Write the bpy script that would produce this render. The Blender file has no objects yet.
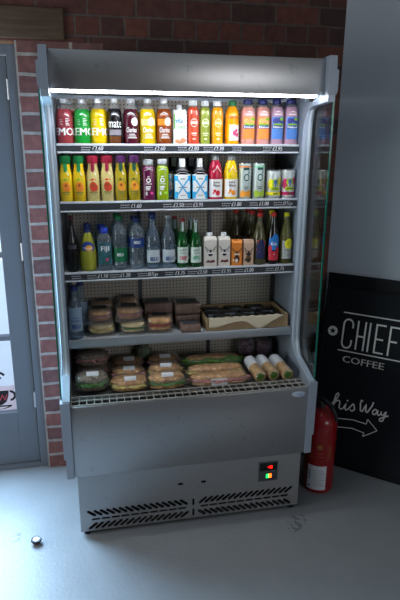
import bpy, bmesh, math, random
from math import sin, cos, pi, radians
from mathutils import Vector, Matrix, noise
scene = bpy.context.scene
COL = scene.collection
random.seed(7)

# ------------------------------------------------------------------ materials
def lin(h):
    h = h.lstrip('#'); o = []
    for i in (0, 2, 4):
        v = int(h[i:i+2], 16) / 255.0
        o.append(v / 12.92 if v <= .04045 else ((v + .055) / 1.055) ** 2.4)
    return (o[0], o[1], o[2], 1.0)
MATS = {}
def mat(name, col='#808080', rough=.5, metal=0., trans=0., ior=1.45, emit=0., spec=None, coat=0., noise_amt=0., noise_scale=40., col2=None, bump=0., bump_scale=80., stretch=None, sss=0.):
    if name in MATS: return MATS[name]
    m = bpy.data.materials.new(name); m.use_nodes = True
    nt = m.node_tree; b = nt.nodes['Principled BSDF']
    c = lin(col)
    b.inputs['Base Color'].default_value = c
    b.inputs['Roughness'].default_value = rough
    b.inputs['Metallic'].default_value = metal
    b.inputs['Transmission Weight'].default_value = trans
    b.inputs['IOR'].default_value = ior
    b.inputs['Coat Weight'].default_value = coat
    if spec is not None: b.inputs['Specular IOR Level'].default_value = spec
    if emit:
        b.inputs['Emission Color'].default_value = c; b.inputs['Emission Strength'].default_value = emit
    if sss:
        b.inputs['Subsurface Weight'].default_value = sss; b.inputs['Subsurface Scale'].default_value = .01
    tc = None
    if noise_amt or bump:
        tc = nt.nodes.new('ShaderNodeTexCoord'); mp = nt.nodes.new('ShaderNodeMapping')
        nt.links.new(tc.outputs['Object'], mp.inputs['Vector'])
        if stretch: mp.inputs['Scale'].default_value = stretch
    if noise_amt:
        n = nt.nodes.new('ShaderNodeTexNoise'); n.inputs['Scale'].default_value = noise_scale; n.inputs['Detail'].default_value = 6
        nt.links.new(mp.outputs[0], n.inputs['Vector'])
        r = nt.nodes.new('ShaderNodeValToRGB')
        r.color_ramp.elements[0].position = .5 - .22; r.color_ramp.elements[1].position = .5 + .22
        c2 = lin(col2) if col2 else tuple(x * (1 - noise_amt) for x in c[:3]) + (1,)
        r.color_ramp.elements[0].color = c2; r.color_ramp.elements[1].color = c
        nt.links.new(n.outputs['Fac'], r.inputs['Fac']); nt.links.new(r.outputs['Color'], b.inputs['Base Color'])
    if bump:
        n2 = nt.nodes.new('ShaderNodeTexNoise'); n2.inputs['Scale'].default_value = bump_scale; n2.inputs['Detail'].default_value = 5
        nt.links.new(mp.outputs[0], n2.inputs['Vector'])
        bp = nt.nodes.new('ShaderNodeBump'); bp.inputs['Strength'].default_value = bump; bp.inputs['Distance'].default_value = .004
        nt.links.new(n2.outputs['Fac'], bp.inputs['Height']); nt.links.new(bp.outputs[0], b.inputs['Normal'])
    MATS[name] = m
    return m

def math_node(nt, op, a, b=None):
    n = nt.nodes.new('ShaderNodeMath'); n.operation = op
    for i, v in enumerate((a, b)):
        if v is None: continue
        if isinstance(v, (int, float)): n.inputs[i].default_value = v
        else: nt.links.new(v, n.inputs[i])
    return n.outputs[0]

def film_mat(name, col='#ffffff', ior=1.5, rough=.03, tint='#ffffff', haze=0., hcol=None, crinkle=0., cscale=90.):
    """thin clear sheet: Fresnel mix of see-through and gloss, plus optional milky haze"""
    if name in MATS: return MATS[name]
    m = bpy.data.materials.new(name); m.use_nodes = True
    nt = m.node_tree; nt.nodes.clear()
    o = nt.nodes.new('ShaderNodeOutputMaterial'); mx = nt.nodes.new('ShaderNodeMixShader')
    t = nt.nodes.new('ShaderNodeBsdfTransparent'); g = nt.nodes.new('ShaderNodeBsdfGlossy'); f = nt.nodes.new('ShaderNodeLayerWeight')
    t.inputs['Color'].default_value = lin(tint); g.inputs['Color'].default_value = lin(col); g.inputs['Roughness'].default_value = rough
    f.inputs['Blend'].default_value = .5; f0 = ((ior - 1)/(ior + 1))**2      # Schlick
    k = math_node(nt, 'ADD', math_node(nt, 'MULTIPLY', math_node(nt, 'POWER', f.outputs['Facing'], 5.), 1 - f0), f0)
    nt.links.new(k, mx.inputs[0]); nt.links.new(t.outputs[0], mx.inputs[1]); nt.links.new(g.outputs[0], mx.inputs[2])
    if crinkle:
        tc = nt.nodes.new('ShaderNodeTexCoord'); nz = nt.nodes.new('ShaderNodeTexNoise'); nz.inputs['Scale'].default_value = cscale; nz.inputs['Detail'].default_value = 3
        bp = nt.nodes.new('ShaderNodeBump'); bp.inputs['Strength'].default_value = crinkle; bp.inputs['Distance'].default_value = .01
        nt.links.new(tc.outputs['Object'], nz.inputs['Vector']); nt.links.new(nz.outputs['Fac'], bp.inputs['Height']); nt.links.new(bp.outputs[0], g.inputs['Normal']); nt.links.new(bp.outputs[0], f.inputs['Normal'])
    out = mx
    if haze:
        d = nt.nodes.new('ShaderNodeBsdfDiffuse'); d.inputs['Color'].default_value = lin(hcol or col)
        m2 = nt.nodes.new('ShaderNodeMixShader'); m2.inputs[0].default_value = haze
        nt.links.new(mx.outputs[0], m2.inputs[1]); nt.links.new(d.outputs[0], m2.inputs[2]); out = m2
    nt.links.new(out.outputs[0], o.inputs['Surface'])
    MATS[name] = m
    return m

def brick_mat(name='shaded_brick', offset=.5, c1='#6c3d31', c2='#2c2224', mortar='#574c46', bw=.212, ms=.0055):
    m = bpy.data.materials.new(name); m.use_nodes = True
    nt = m.node_tree; b = nt.nodes['Principled BSDF']; L = nt.links.new
    tc = nt.nodes.new('ShaderNodeTexCoord'); sp = nt.nodes.new('ShaderNodeSeparateXYZ'); L(tc.outputs['Object'], sp.inputs[0])
    geo = nt.nodes.new('ShaderNodeNewGeometry')
    cb = nt.nodes.new('ShaderNodeCombineXYZ')
    nz = nt.nodes.new('ShaderNodeTexNoise'); nz.inputs['Scale'].default_value = 9; nz.inputs['Detail'].default_value = 3; L(tc.outputs['Object'], nz.inputs['Vector'])
    wob = math_node(nt, 'MULTIPLY', math_node(nt, 'SUBTRACT', nz.outputs['Fac'], .5), .012)
    L(math_node(nt, 'ADD', math_node(nt, 'ADD', sp.outputs['X'], sp.outputs['Y']), wob), cb.inputs[0]); L(math_node(nt, 'ADD', sp.outputs['Z'], wob), cb.inputs[1])
    br = nt.nodes.new('ShaderNodeTexBrick'); L(cb.outputs[0], br.inputs['Vector'])
    br.offset = offset; br.offset_frequency = 2; br.squash = .5; br.squash_frequency = 2
    br.inputs['Scale'].default_value = 1; br.inputs['Brick Width'].default_value = bw; br.inputs['Row Height'].default_value = .081
    br.inputs['Mortar Size'].default_value = ms; br.inputs['Mortar Smooth'].default_value = .25; br.inputs['Bias'].default_value = -.15
    br.inputs['Color1'].default_value = lin(c1); br.inputs['Color2'].default_value = lin(c2); br.inputs['Mortar'].default_value = lin(mortar)
    n2 = nt.nodes.new('ShaderNodeTexNoise'); n2.inputs['Scale'].default_value = 28; n2.inputs['Detail'].default_value = 8; L(tc.outputs['Object'], n2.inputs['Vector'])
    mx = nt.nodes.new('ShaderNodeMixRGB'); mx.blend_type = 'MULTIPLY'; mx.inputs[0].default_value = .55
    rr = nt.nodes.new('ShaderNodeValToRGB'); rr.color_ramp.elements[0].position = .3; rr.color_ramp.elements[0].color = (.35, .33, .33, 1); rr.color_ramp.elements[1].position = .65; rr.color_ramp.elements[1].color = (1.05, 1, .98, 1)
    L(n2.outputs['Fac'], rr.inputs[0]); L(br.outputs['Color'], mx.inputs[1]); L(rr.outputs[0], mx.inputs[2]); L(mx.outputs[0], b.inputs['Base Color'])
    b.inputs['Roughness'].default_value = .85
    bp = nt.nodes.new('ShaderNodeBump'); bp.inputs['Strength'].default_value = .8; bp.inputs['Distance'].default_value = .008
    h = math_node(nt, 'ADD', math_node(nt, 'MULTIPLY', br.outputs['Fac'], -1.), math_node(nt, 'MULTIPLY', n2.outputs['Fac'], .5))
    L(h, bp.inputs['Height']); L(bp.outputs[0], b.inputs['Normal'])
    return m

def perforated_mat():
    m = bpy.data.materials.new('perforated_panel'); m.use_nodes = True
    nt = m.node_tree; b = nt.nodes['Principled BSDF']; L = nt.links.new
    tc = nt.nodes.new('ShaderNodeTexCoord'); sp = nt.nodes.new('ShaderNodeSeparateXYZ'); L(tc.outputs['Object'], sp.inputs[0])
    P = .0165
    def cell(o):
        return math_node(nt, 'SUBTRACT', math_node(nt, 'FRACT', math_node(nt, 'ADD', math_node(nt, 'DIVIDE', o, P), 100.)), .5)
    u, v = cell(sp.outputs['X']), cell(sp.outputs['Z'])
    d = math_node(nt, 'SQRT', math_node(nt, 'ADD', math_node(nt, 'MULTIPLY', u, u), math_node(nt, 'MULTIPLY', v, v)))
    k = math_node(nt, 'LESS_THAN', d, .19)
    mx = nt.nodes.new('ShaderNodeMixRGB'); L(k, mx.inputs[0]); mx.inputs[1].default_value = lin('#b9b3a8'); mx.inputs[2].default_value = lin('#3a3734')
    L(mx.outputs[0], b.inputs['Base Color']); b.inputs['Roughness'].default_value = .5; b.inputs['Metallic'].default_value = .2
    return m

def steel_mat(name, col='#a7a9ac', rough=.34, metal=.9, aniso=.6, streak=(2., 2., 120.), smudge=True):
    m = bpy.data.materials.new(name); m.use_nodes = True
    nt = m.node_tree; b = nt.nodes['Principled BSDF']; L = nt.links.new
    b.inputs['Metallic'].default_value = metal; b.inputs['Anisotropic'].default_value = aniso
    tc = nt.nodes.new('ShaderNodeTexCoord'); mp = nt.nodes.new('ShaderNodeMapping'); L(tc.outputs['Object'], mp.inputs[0]); mp.inputs['Scale'].default_value = streak
    n = nt.nodes.new('ShaderNodeTexNoise'); n.inputs['Scale'].default_value = 8; n.inputs['Detail'].default_value = 4; L(mp.outputs[0], n.inputs['Vector'])
    r = nt.nodes.new('ShaderNodeMapRange'); r.inputs['To Min'].default_value = rough - .06; r.inputs['To Max'].default_value = rough + .08; L(n.outputs['Fac'], r.inputs['Value']); L(r.outputs[0], b.inputs['Roughness'])
    c = lin(col)
    n2 = nt.nodes.new('ShaderNodeTexNoise'); n2.inputs['Scale'].default_value = 30; n2.inputs['Detail'].default_value = 5; L(tc.outputs['Object'], n2.inputs['Vector'])
    rr = nt.nodes.new('ShaderNodeValToRGB'); rr.color_ramp.elements[0].position = .30; rr.color_ramp.elements[0].color = tuple(x * .86 for x in c[:3]) + (1,)
    rr.color_ramp.elements[1].position = .36; rr.color_ramp.elements[1].color = c
    L(n2.outputs['Fac'], rr.inputs[0]); L(rr.outputs[0], b.inputs['Base Color'])
    return m

# ------------------------------------------------------------------ geometry
def kfac(a, p):
    return 1. if p == 2 else (abs(cos(a)) ** p + abs(sin(a)) ** p) ** (-1. / p)
class G:
    def __init__(s): s.bm = bmesh.new()
    def box(s, x0, x1, y0, y1, z0, z1, bev=0., M=None):
        vs = [s.bm.verts.new(v) for v in ((x0,y0,z0),(x1,y0,z0),(x1,y1,z0),(x0,y1,z0),(x0,y0,z1),(x1,y0,z1),(x1,y1,z1),(x0,y1,z1))]
        fs = [s.bm.faces.new([vs[i] for i in f]) for f in ((3,2,1,0),(4,5,6,7),(0,1,5,4),(1,2,6,5),(2,3,7,6),(3,0,4,7))]
        if bev:
            es = list({e for f in fs for e in f.edges})
            r = bmesh.ops.bevel(s.bm, geom=es, offset=bev, segments=2, profile=.5, affect='EDGES')
            vs = list({v for f in r['faces'] for v in f.verts} | {v for v in vs if v.is_valid})
        if M is not None: bmesh.ops.transform(s.bm, matrix=M, verts=vs)
        return s
    def lathe(s, prof, n=28, p=2, c=(0,0,0), M=None, caps=True):
        rings = []
        for q in prof:
            r, z = q[0], q[1]; pp = q[2] if len(q) > 2 else p
            rings.append([s.bm.verts.new((c[0] + r*kfac(2*pi*i/n, pp)*cos(2*pi*i/n), c[1] + r*kfac(2*pi*i/n, pp)*sin(2*pi*i/n), c[2] + z)) for i in range(n)])
        for A, B in zip(rings, rings[1:]):
            for i in range(n): s.bm.faces.new((A[i], A[(i+1)%n], B[(i+1)%n], B[i]))
        if caps:
            s.bm.faces.new(list(reversed(rings[0]))); s.bm.faces.new(rings[-1])
        if M is not None: bmesh.ops.transform(s.bm, matrix=M, verts=[v for r in rings for v in r])
        return s
    def tube(s, pts, r, n=8, closed=False):
        pts = [Vector(q) for q in pts]; rings = []
        for i, q in enumerate(pts):
            a = pts[max(i-1, 0)]; b = pts[min(i+1, len(pts)-1)]
            t = (b - a).normalized(); u = t.cross(Vector((0,0,1)))
            if u.length < 1e-3: u = t.cross(Vector((0,1,0)))
            u.normalize(); w = u.cross(t)
            rr = r[i] if isinstance(r, (list, tuple)) else r
            rings.append([s.bm.verts.new(q + u*rr*cos(2*pi*k/n) + w*rr*sin(2*pi*k/n)) for k in range(n)])
        for A, B in zip(rings, rings[1:]):
            for i in range(n): s.bm.faces.new((A[i], A[(i+1)%n], B[(i+1)%n], B[i]))
        s.bm.faces.new(list(reversed(rings[0]))); s.bm.faces.new(rings[-1])
        return s
    def prism(s, poly, axis, a, b):
        """extrude a 2D polygon along an axis: 'x' poly=(y,z), 'y' poly=(x,z), 'z' poly=(x,y)"""
        def V(q, t): return {'x': (t, q[0], q[1]), 'y': (q[0], t, q[1]), 'z': (q[0], q[1], t)}[axis]
        A = [s.bm.verts.new(V(q, a)) for q in poly]; B = [s.bm.verts.new(V(q, b)) for q in poly]; n = len(poly)
        for i in range(n): s.bm.faces.new((A[i], A[(i+1)%n], B[(i+1)%n], B[i]))
        s.bm.faces.new(list(reversed(A))); s.bm.faces.new(B)
        return s
    def strip(s, edgeA, edgeB, x0, x1):
        """band between two YZ polylines, extruded in x"""
        n = len(edgeA); V = [[[s.bm.verts.new((x, q[0], q[1])) for q in E] for E in (edgeA, edgeB)] for x in (x0, x1)]
        for i in range(n-1):
            for E in (0, 1): s.bm.faces.new((V[0][E][i], V[0][E][i+1], V[1][E][i+1], V[1][E][i]))
            for X in (0, 1): s.bm.faces.new((V[X][0][i], V[X][0][i+1], V[X][1][i+1], V[X][1][i]))
        for i in (0, n-1): s.bm.faces.new((V[0][0][i], V[0][1][i], V[1][1][i], V[1][0][i]))
        return s
    def blob(s, c, rad, p=2.6, amp=.06, fr=3., seed=0, nu=26, nv=14, M=None, flat=0.):
        """lumpy superellipsoid"""
        vs = []; rows = []
        for j in range(nv+1):
            ph = -pi/2 + pi*j/nv; row = []
            for i in range(nu):
                th = 2*pi*i/nu
                d = Vector((cos(ph)*cos(th), cos(ph)*sin(th), sin(ph)))
                k = (abs(d.x)**p + abs(d.y)**p + abs(d.z)**p) ** (-1./p)
                q = d * k; q *= 1 + amp*noise.noise(d*fr + Vector((seed*7.1, seed*3.3, seed)))
                v = s.bm.verts.new((q.x*rad[0], q.y*rad[1], max(q.z, -1 + flat)*rad[2])); row.append(v); vs.append(v)
                if j in (0, nv): break
            rows.append(row)
        for j in range(nv):
            A, B = rows[j], rows[j+1]
            for i in range(nu):
                a0 = A[i % len(A)]; a1 = A[(i+1) % len(A)]; b0 = B[i % len(B)]; b1 = B[(i+1) % len(B)]
                f = [v for k, v in enumerate((a0, a1, b1, b0)) if v not in (a0, a1, b1, b0)[:k]]
                if len(f) >= 3: s.bm.faces.new(f)
        T = Matrix.Translation(c)
        if M is not None: T = T @ M
        bmesh.ops.transform(s.bm, matrix=T, verts=vs)
        return s
    def obj(s, name, m, parent=None, smooth=True, angle=40):
        bmesh.ops.recalc_face_normals(s.bm, faces=s.bm.faces)
        me = bpy.data.meshes.new(name); s.bm.to_mesh(me); s.bm.free()
        if smooth:
            for p in me.polygons: p.use_smooth = True
            me.set_sharp_from_angle(angle=radians(angle))
        me.materials.append(m)
        o = bpy.data.objects.new(name, me); COL.objects.link(o)
        if parent is not None: o.parent = parent
        return o

_tc = {}
def text2d(t, shear=0.):
    """text as flat verts/faces, cap height 1, centred on x, baseline 0"""
    if (t, shear) in _tc: return _tc[(t, shear)]
    cu = bpy.data.curves.new('t', 'FONT'); cu.body = t; cu.resolution_u = 2; cu.shear = shear; cu.align_x = 'CENTER'
    o = bpy.data.objects.new('t', cu); COL.objects.link(o)
    dg = bpy.context.evaluated_depsgraph_get()
    me = bpy.data.meshes.new_from_object(o.evaluated_get(dg))
    vs = [(v.co.x / .69, v.co.y / .69) for v in me.vertices]; fs = [tuple(p.vertices) for p in me.polygons]
    bpy.data.objects.remove(o); bpy.data.curves.remove(cu); bpy.data.meshes.remove(me)
    _tc[(t, shear)] = (vs, fs)
    return vs, fs
class D:
    """flat artwork in (u, v); wrap() lays it round a bottle front, flat() on an upright face, place() anywhere"""
    def __init__(s): s.v = []; s.f = []
    def add(s, vs, fs):
        n = len(s.v); s.v += vs; s.f += [tuple(i + n for i in f) for f in fs]; return s
    def text(s, t, cx, cy, h, w=None, bold=0., shear=0.):
        vs, fs = text2d(t, shear)
        if not vs: return s
        W = max(v[0] for v in vs) - min(v[0] for v in vs); kx = h if w is None else w / W
        offs = [0.] if not bold else [-bold, bold]
        for d in offs: s.add([(cx + x*kx + d, cy + y*h) for x, y in vs], fs)
        return s
    def rect(s, u0, u1, v0, v1, n=6):
        vs = []
        for i in range(n+1):
            u = u0 + (u1-u0)*i/n; vs += [(u, v0), (u, v1)]
        return s.add(vs, [(2*i, 2*i+2, 2*i+3, 2*i+1) for i in range(n)])
    def disc(s, cx, cy, rx, ry=None, n=20):
        ry = ry or rx
        vs = []
        for i in range(n+1):
            a = pi - pi*i/n; q = ry*max(sin(a), .02); vs += [(cx + rx*cos(a), cy - q), (cx + rx*cos(a), cy + q)]
        return s.add(vs, [(2*i, 2*i+2, 2*i+3, 2*i+1) for i in range(n)])
    def ring(s, cx, cy, r0, r1, a0=0., a1=2*pi, n=24, sy=1.):
        vs = []
        for i in range(n+1):
            a = a0 + (a1-a0)*i/n
            vs += [(cx + r0*cos(a), cy + sy*r0*sin(a)), (cx + r1*cos(a), cy + sy*r1*sin(a))]
        return s.add(vs, [(2*i, 2*i+1, 2*i+3, 2*i+2) for i in range(n)])
    def poly(s, pts): return s.add(list(pts), [tuple(range(len(pts)))])
    def line(s, pts, w):
        """ribbon along a polyline"""
        if not isinstance(w, (list, tuple)):
            fine = [pts[0]]
            for a, b in zip(pts, pts[1:]):
                k = max(1, int(math.hypot(b[0]-a[0], b[1]-a[1]) / .006)) if math.hypot(b[0]-a[0], b[1]-a[1]) < .12 else 1
                fine += [(a[0] + (b[0]-a[0])*j/k, a[1] + (b[1]-a[1])*j/k) for j in range(1, k+1)]
            pts = fine
        vs = []; n = len(pts)
        for i, q in enumerate(pts):
            a = pts[max(i-1, 0)]; b = pts[min(i+1, n-1)]
            dx, dy = b[0]-a[0], b[1]-a[1]; L = math.hypot(dx, dy) or 1
            ww = w[i] if isinstance(w, (list, tuple)) else w
            vs += [(q[0] - dy/L*ww/2, q[1] + dx/L*ww/2), (q[0] + dy/L*ww/2, q[1] - dx/L*ww/2)]
        return s.add(vs, [(2*i, 2*i+1, 2*i+3, 2*i+2) for i in range(n-1)])
    def _mk(s, vs, name, m, parent):
        me = bpy.data.meshes.new(name); me.from_pydata(vs, [], s.f); me.materials.append(m)
        o = bpy.data.objects.new(name, me); COL.objects.link(o)
        if parent is not None: o.parent = parent
        return o
    def wrap(s, r, name, m, parent, p=2, eps=.0006):
        vs = []
        for u, v in s.v:
            a = max(-2.6, min(2.6, u / r)); R = r * kfac(a, p) + eps
            vs.append((R*sin(a), -R*cos(a), v))
        return s._mk(vs, name, m, parent)
    def flat(s, y, name, m, parent, x=0., z=0.):
        return s._mk([(x + u, y, z + v) for u, v in s.v], name, m, parent)
    def place(s, M, name, m, parent):
        return s._mk([tuple(M @ Vector((u, v, 0))) for u, v in s.v], name, m, parent)

def tag(o, label, cat, group=None):
    o['label'] = label; o['category'] = cat
    if group: o['group'] = group
    return o
def thing(name, label, cat, loc=(0,0,0), group=None, rz=0.):
    o = bpy.data.objects.new(name, None); COL.objects.link(o); o.empty_display_size = .05
    o.location = loc; o.rotation_euler = (0, 0, rz)
    return tag(o, label, cat, group)
def struct(o): o['kind'] = 'structure'; return o
def dup(root, loc, label, group=None, rz=None, scale=None):
    r = root.copy(); COL.objects.link(r); r.location = loc; r['label'] = label
    if group: r['group'] = group
    if rz is not None: r.rotation_euler = (0, 0, rz)
    if scale: r.scale = scale
    for ch in list(root.children):
        c = ch.copy(); COL.objects.link(c); c.parent = r
        for g in list(ch.children):
            d = g.copy(); COL.objects.link(d); d.parent = c
            
    return r

# ------------------------------------------------------------------ the room
FLOORM = mat('painted_floor', '#82878b', rough=.38, noise_amt=.12, noise_scale=5., bump=.22, bump_scale=70.)
BRICK = brick_mat()  # brick and mortar colours darkened for the dim light on this wall
GREYW = mat('grey_paint', '#abb2bb', rough=.8, noise_amt=.06, noise_scale=3.)
PLAST = mat('dull_plaster', '#5c4a3e', rough=.9)
WYb = .575                                  # face of the brick wall
DX, DY = cos(radians(42)), -sin(radians(42))  # run of the grey wall, away from the brick
cx0, cy0 = .83, WYb
ex, ey = cx0 + DX*3.4, cy0 + DY*3.4
# sparse dark scuffs trodden into the paint
_nt = FLOORM.node_tree; _b = _nt.nodes['Principled BSDF']; _src = _b.inputs['Base Color'].links[0].from_socket
_tcn = _nt.nodes.new('ShaderNodeTexCoord'); _n1 = _nt.nodes.new('ShaderNodeTexNoise'); _n1.inputs['Scale'].default_value = 3.1; _n1.inputs['Detail'].default_value = 1
_n2 = _nt.nodes.new('ShaderNodeTexNoise'); _n2.inputs['Scale'].default_value = 42.; _n2.inputs['Detail'].default_value = 4
for _n in (_n1, _n2): _nt.links.new(_tcn.outputs['Object'], _n.inputs['Vector'])
_m = math_node(_nt, 'MULTIPLY', math_node(_nt, 'GREATER_THAN', _n1.outputs['Fac'], .72), math_node(_nt, 'GREATER_THAN', _n2.outputs['Fac'], .52))
_mx = _nt.nodes.new('ShaderNodeMixRGB'); _nt.links.new(math_node(_nt, 'MULTIPLY', _m, .6), _mx.inputs[0]); _nt.links.new(_src, _mx.inputs[1]); _mx.inputs[2].default_value = lin('#3c4046'); _nt.links.new(_mx.outputs[0], _b.inputs['Base Color'])
struct(G().box(-3.2, 3.6, -4.7, .78, -.08, 0.).obj('floor', FLOORM, smooth=False))
struct(G().box(-3.2, 3.6, -4.7, .78, 2.85, 2.95).obj('ceiling', mat('dark_ceiling', '#8a8782', rough=.9), smooth=False))
g = G()
g.box(-.30, .95, WYb, .77, 0, 2.85); g.box(-.672, -.30, WYb, .77, 2.078, 2.85); g.box(-1.66, -.672, WYb, .77, 2.078, 2.85); g.box(-3.1, -1.66, WYb, .77, 0, 2.85)
struct(g.obj('wall_back', BRICK, smooth=False))
pier = struct(G().box(0, .372, 0, .195, 0, 2.078).obj('wall_door_pier', brick_mat('lit_pier_brick', 0., '#855650', '#5f4849', '#a39c96', .235, .0085), smooth=False)); pier.location = (-.672, WYb, 0)  # same brick in lighter colours, imitating light from the door side
nx, ny = -DY, DX
g = G(); g.prism([(cx0, cy0), (ex, ey), (ex + nx*.12, ey + ny*.12), (cx0 + nx*.12 + .02, cy0 + ny*.12)], 'z', 0, 2.85)
struct(g.obj('wall_right', GREYW, smooth=False))
g = G(); g.box(ex, ex + .12, -4.6, ey, 0, 2.85)
struct(g.obj('wall_side', GREYW, smooth=False))
g = G(); g.box(-3.1, 1.05, -4.7, -4.6, 0, 2.85); g.box(3.15, ex + .12, -4.7, -4.6, 0, 2.85); g.box(1.05, 3.15, -4.7, -4.6, 0, 1.35); g.box(1.05, 3.15, -4.7, -4.6, 2.65, 2.85)
struct(g.obj('wall_front', PLAST, smooth=False))
g = G()
for x in (1.05, 2.075, 3.10): g.box(x, x + .05, -4.68, -4.62, 1.35, 2.65)
for z in (1.35, 2.60): g.box(1.05, 3.15, -4.68, -4.62, z, z + .05)
struct(g.obj('added_window', mat('grey_blue_paint', '#686f77', rough=.42, noise_amt=.06, noise_scale=6.), smooth=False))  # unseen window, added to go with the front fill light
g = G(); g.box(-3.2, -3.1, -4.6, -1.05, 0, 2.85); g.box(-3.2, -3.1, .35, .77, 0, 2.85); g.box(-3.2, -3.1, -1.05, .35, 0, .25); g.box(-3.2, -3.1, -1.05, .35, 2.35, 2.85)
struct(g.obj('wall_left', PLAST, smooth=False))
FRAMEM = mat('grey_blue_paint', '#686f77', rough=.42, noise_amt=.06, noise_scale=6.)
g = G()
for y in (-1.05, -.375, .30): g.box(-3.17, -3.11, y, y + .05, .25, 2.35)
for z in (.25, 2.30): g.box(-3.17, -3.11, -1.05, .35, z, z + .05)
w1 = struct(g.obj('window_1', FRAMEM, smooth=False))
PANE = film_mat('window_glass', tint='#f2f7ff')
G().box(-3.142, -3.136, -1.0, .31, .29, 2.31).obj('pane', PANE, w1, smooth=False)
struct(G().box(-1.66, -.672, .60, .70, 2.066, 2.078).obj('trim_1', mat('pale_timber', '#9b7d60', rough=.7), smooth=False))
# timber lintel above the door, a little proud of the brick
LINT = mat('old_timber', '#64503f', rough=.75, noise_amt=.45, noise_scale=7., stretch=(1., 4., 9.), bump=.5, bump_scale=14.)
struct(G().box(-1.8, -.462, WYb - .012, WYb + .05, 2.085, 2.208, .004).obj('trim_2', LINT))
struct(G().box(-3.1, -1.66, WYb - .012, WYb, 0, .1).obj('baseboard_back', FRAMEM, smooth=False))

# door frame and the glazed door, hinged on its right
g = G(); g.box(-.712, -.672, .60, .70, 0, 2.066, .002); g.box(-1.66, -1.62, .60, .70, 0, 2.066, .002); g.box(-1.62, -.712, .60, .70, 2.028, 2.066, .002)
g.box(-1.62, -.712, .60, .70, 0, .016)
struct(g.obj('door_frame', FRAMEM, smooth=False)).name = 'trim_3'
g = G()
xs0, xs1, gl = -1.612, -.716, -.812
g.box(gl, xs1, .625, .67, .022, 2.022, .003); g.box(xs0, -1.518, .625, .67, .022, 2.022, .003)
g.box(-1.518, gl, .625, .67, .022, .315); g.box(-1.518, gl, .625, .67, 1.95, 2.022)
for z in (1.132, .712): g.box(-1.518, gl, .628, .667, z, z + .022)
for z in (1.55,): g.box(-1.518, gl, .628, .667, z, z + .022)
door = struct(g.obj('door_1', FRAMEM, smooth=False))
for z0, z1 in ((.315, .712), (.734, 1.132), (1.154, 1.55), (1.572, 1.95)):
    G().box(-1.518, gl, .645, .651, z0, z1).obj('pane', PANE, door, smooth=False)
HING = mat('hinge_metal', '#b4bac0', rough=.35, metal=.7)
for z in (.345, 1.118, 1.842):
    g = G(); g.lathe([(.0075, 0), (.0075, .085)], n=12, c=(-.714, .614, z))
    for k in range(5): g.lathe([(.0088, .001 + .0172*k), (.0088, .0145 + .0172*k)], n=12, c=(-.714, .614, z))
    g.obj('hinge', HING, door)
G().box(-1.585, -1.55, .60, .625, .95, 1.12, .004).obj('door_handle', HING, door)
# pavement outside
struct(G().box(-6., 4., .78, 6., -.1, -.02).obj('ground', mat('pavement', '#e4e8ea', rough=.9, noise_amt=.06, noise_scale=3.), smooth=False))
# sticker on the lowest pane, printed for the street side (so its lettering reads backwards in here)
po = thing('window_poster', 'white and pink coffee cup sticker with wifi arcs in the lower door pane', 'poster', (-.89, .640, .33))
G().box(-.145, .074, -.0006, .0006, -.002, .135).obj('backing', mat('sticker_pink', '#e9d6dc', rough=.5, trans=0., sss=0.), po, smooth=False)
BLK = mat('print_black', '#15151d', rough=.6)
d = D()
d.poly([(-.115 + .0, .108), (.045, .108), (.042, .08), (.03, .045), (.005, .028), (-.075, .028), (-.1, .045), (-.112, .08)])
d.ring(.05, .078, .018, .03, -pi/2, pi/2); d.ring(-.035, .022, .075, .088, pi, 2*pi, sy=.22); d.rect(-.125, .055, .018, .026)
d.disc(-.035, .128, .010)
d.flat(-.0012, 'cup_print', BLK, po)
d = D()
for r in (.035, .06, .085): d.ring(-.035, .130, r, r + .012, pi*.24, pi*.76, n=16)
d.flat(-.0012, 'wifi_arcs', BLK, po)
d = D().text('WiFi', 0, 0, .034); d.v = [(-.01 - u, .052 + v) for u, v in d.v]
d.flat(-.0018, 'lettering', mat('print_red', '#c44a52', rough=.6), po)

# ------------------------------------------------------------------ leaning notice board
BM = Matrix.Translation((.831, .303, 0)) @ Matrix(((DX, sin(radians(42))*sin(radians(11)), -sin(radians(42))*cos(radians(11)), 0), (DY, cos(radians(42))*sin(radians(11)), -cos(radians(42))*cos(radians(11)), 0), (0, cos(radians(11)), sin(radians(11)), 0), (0, 0, 0, 1)))
bd = thing('chalkboard', 'large black board with white coffee lettering and arrow leaning on grey wall', 'sign', (.831, .303, 0))
bdM = Matrix.Translation((-.831, -.303, 0)) @ BM
BLACKB = mat('board_black', '#0d1118', rough=.6, noise_amt=.2, noise_scale=5., spec=.25)
def bbox(g, s0, s1, t0, t1, d0, d1, bev=0.): return g.box(s0, s1, t0, t1, d0, d1, bev, M=bdM)
S0, S1, T1 = -.165, 1.02, 1.028
g = G(); bbox(g, S0, S1, .004, T1, -.014, 0.); g.obj('panel', BLACKB, bd, smooth=False)
g = G(); bbox(g, S0, S1, .962, T1, 0., .012, .002); bbox(g, S0, S1, .004, .025, 0., .006, .002); bbox(g, S0, S0 + .02, .025, .962, 0., .012, .002); bbox(g, S1 - .06, S1, .05, .962, 0., .012, .002)
g.obj('frame', mat('board_frame', '#0a0d13', rough=.55, spec=.25), bd)
CHALK = mat('chalk_white', '#d9d8d4', rough=.8)
def bput(d, name):
    d.place(bdM @ Matrix.Translation((0, 0, .0012)), name, CHALK, bd)
def arc(cx, cy, rx, ry, a0, a1, n=10): return [(cx + rx*cos(radians(a0 + (a1-a0)*i/n)), cy + ry*sin(radians(a0 + (a1-a0)*i/n))) for i in range(n+1)]
w = .0085
d = D()
d.line([(-.064, .829), (.33, .829)], .006); d.line([(-.07, .627), (.33, .627)], .006)
b0, b1 = .644, .796
d.line([(-.006, .752)] + arc(-.030, .768, .024, .028, 0, 180) + arc(-.030, .672, .024, .028, 180, 360) + [(-.006, .690)], w)
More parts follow.
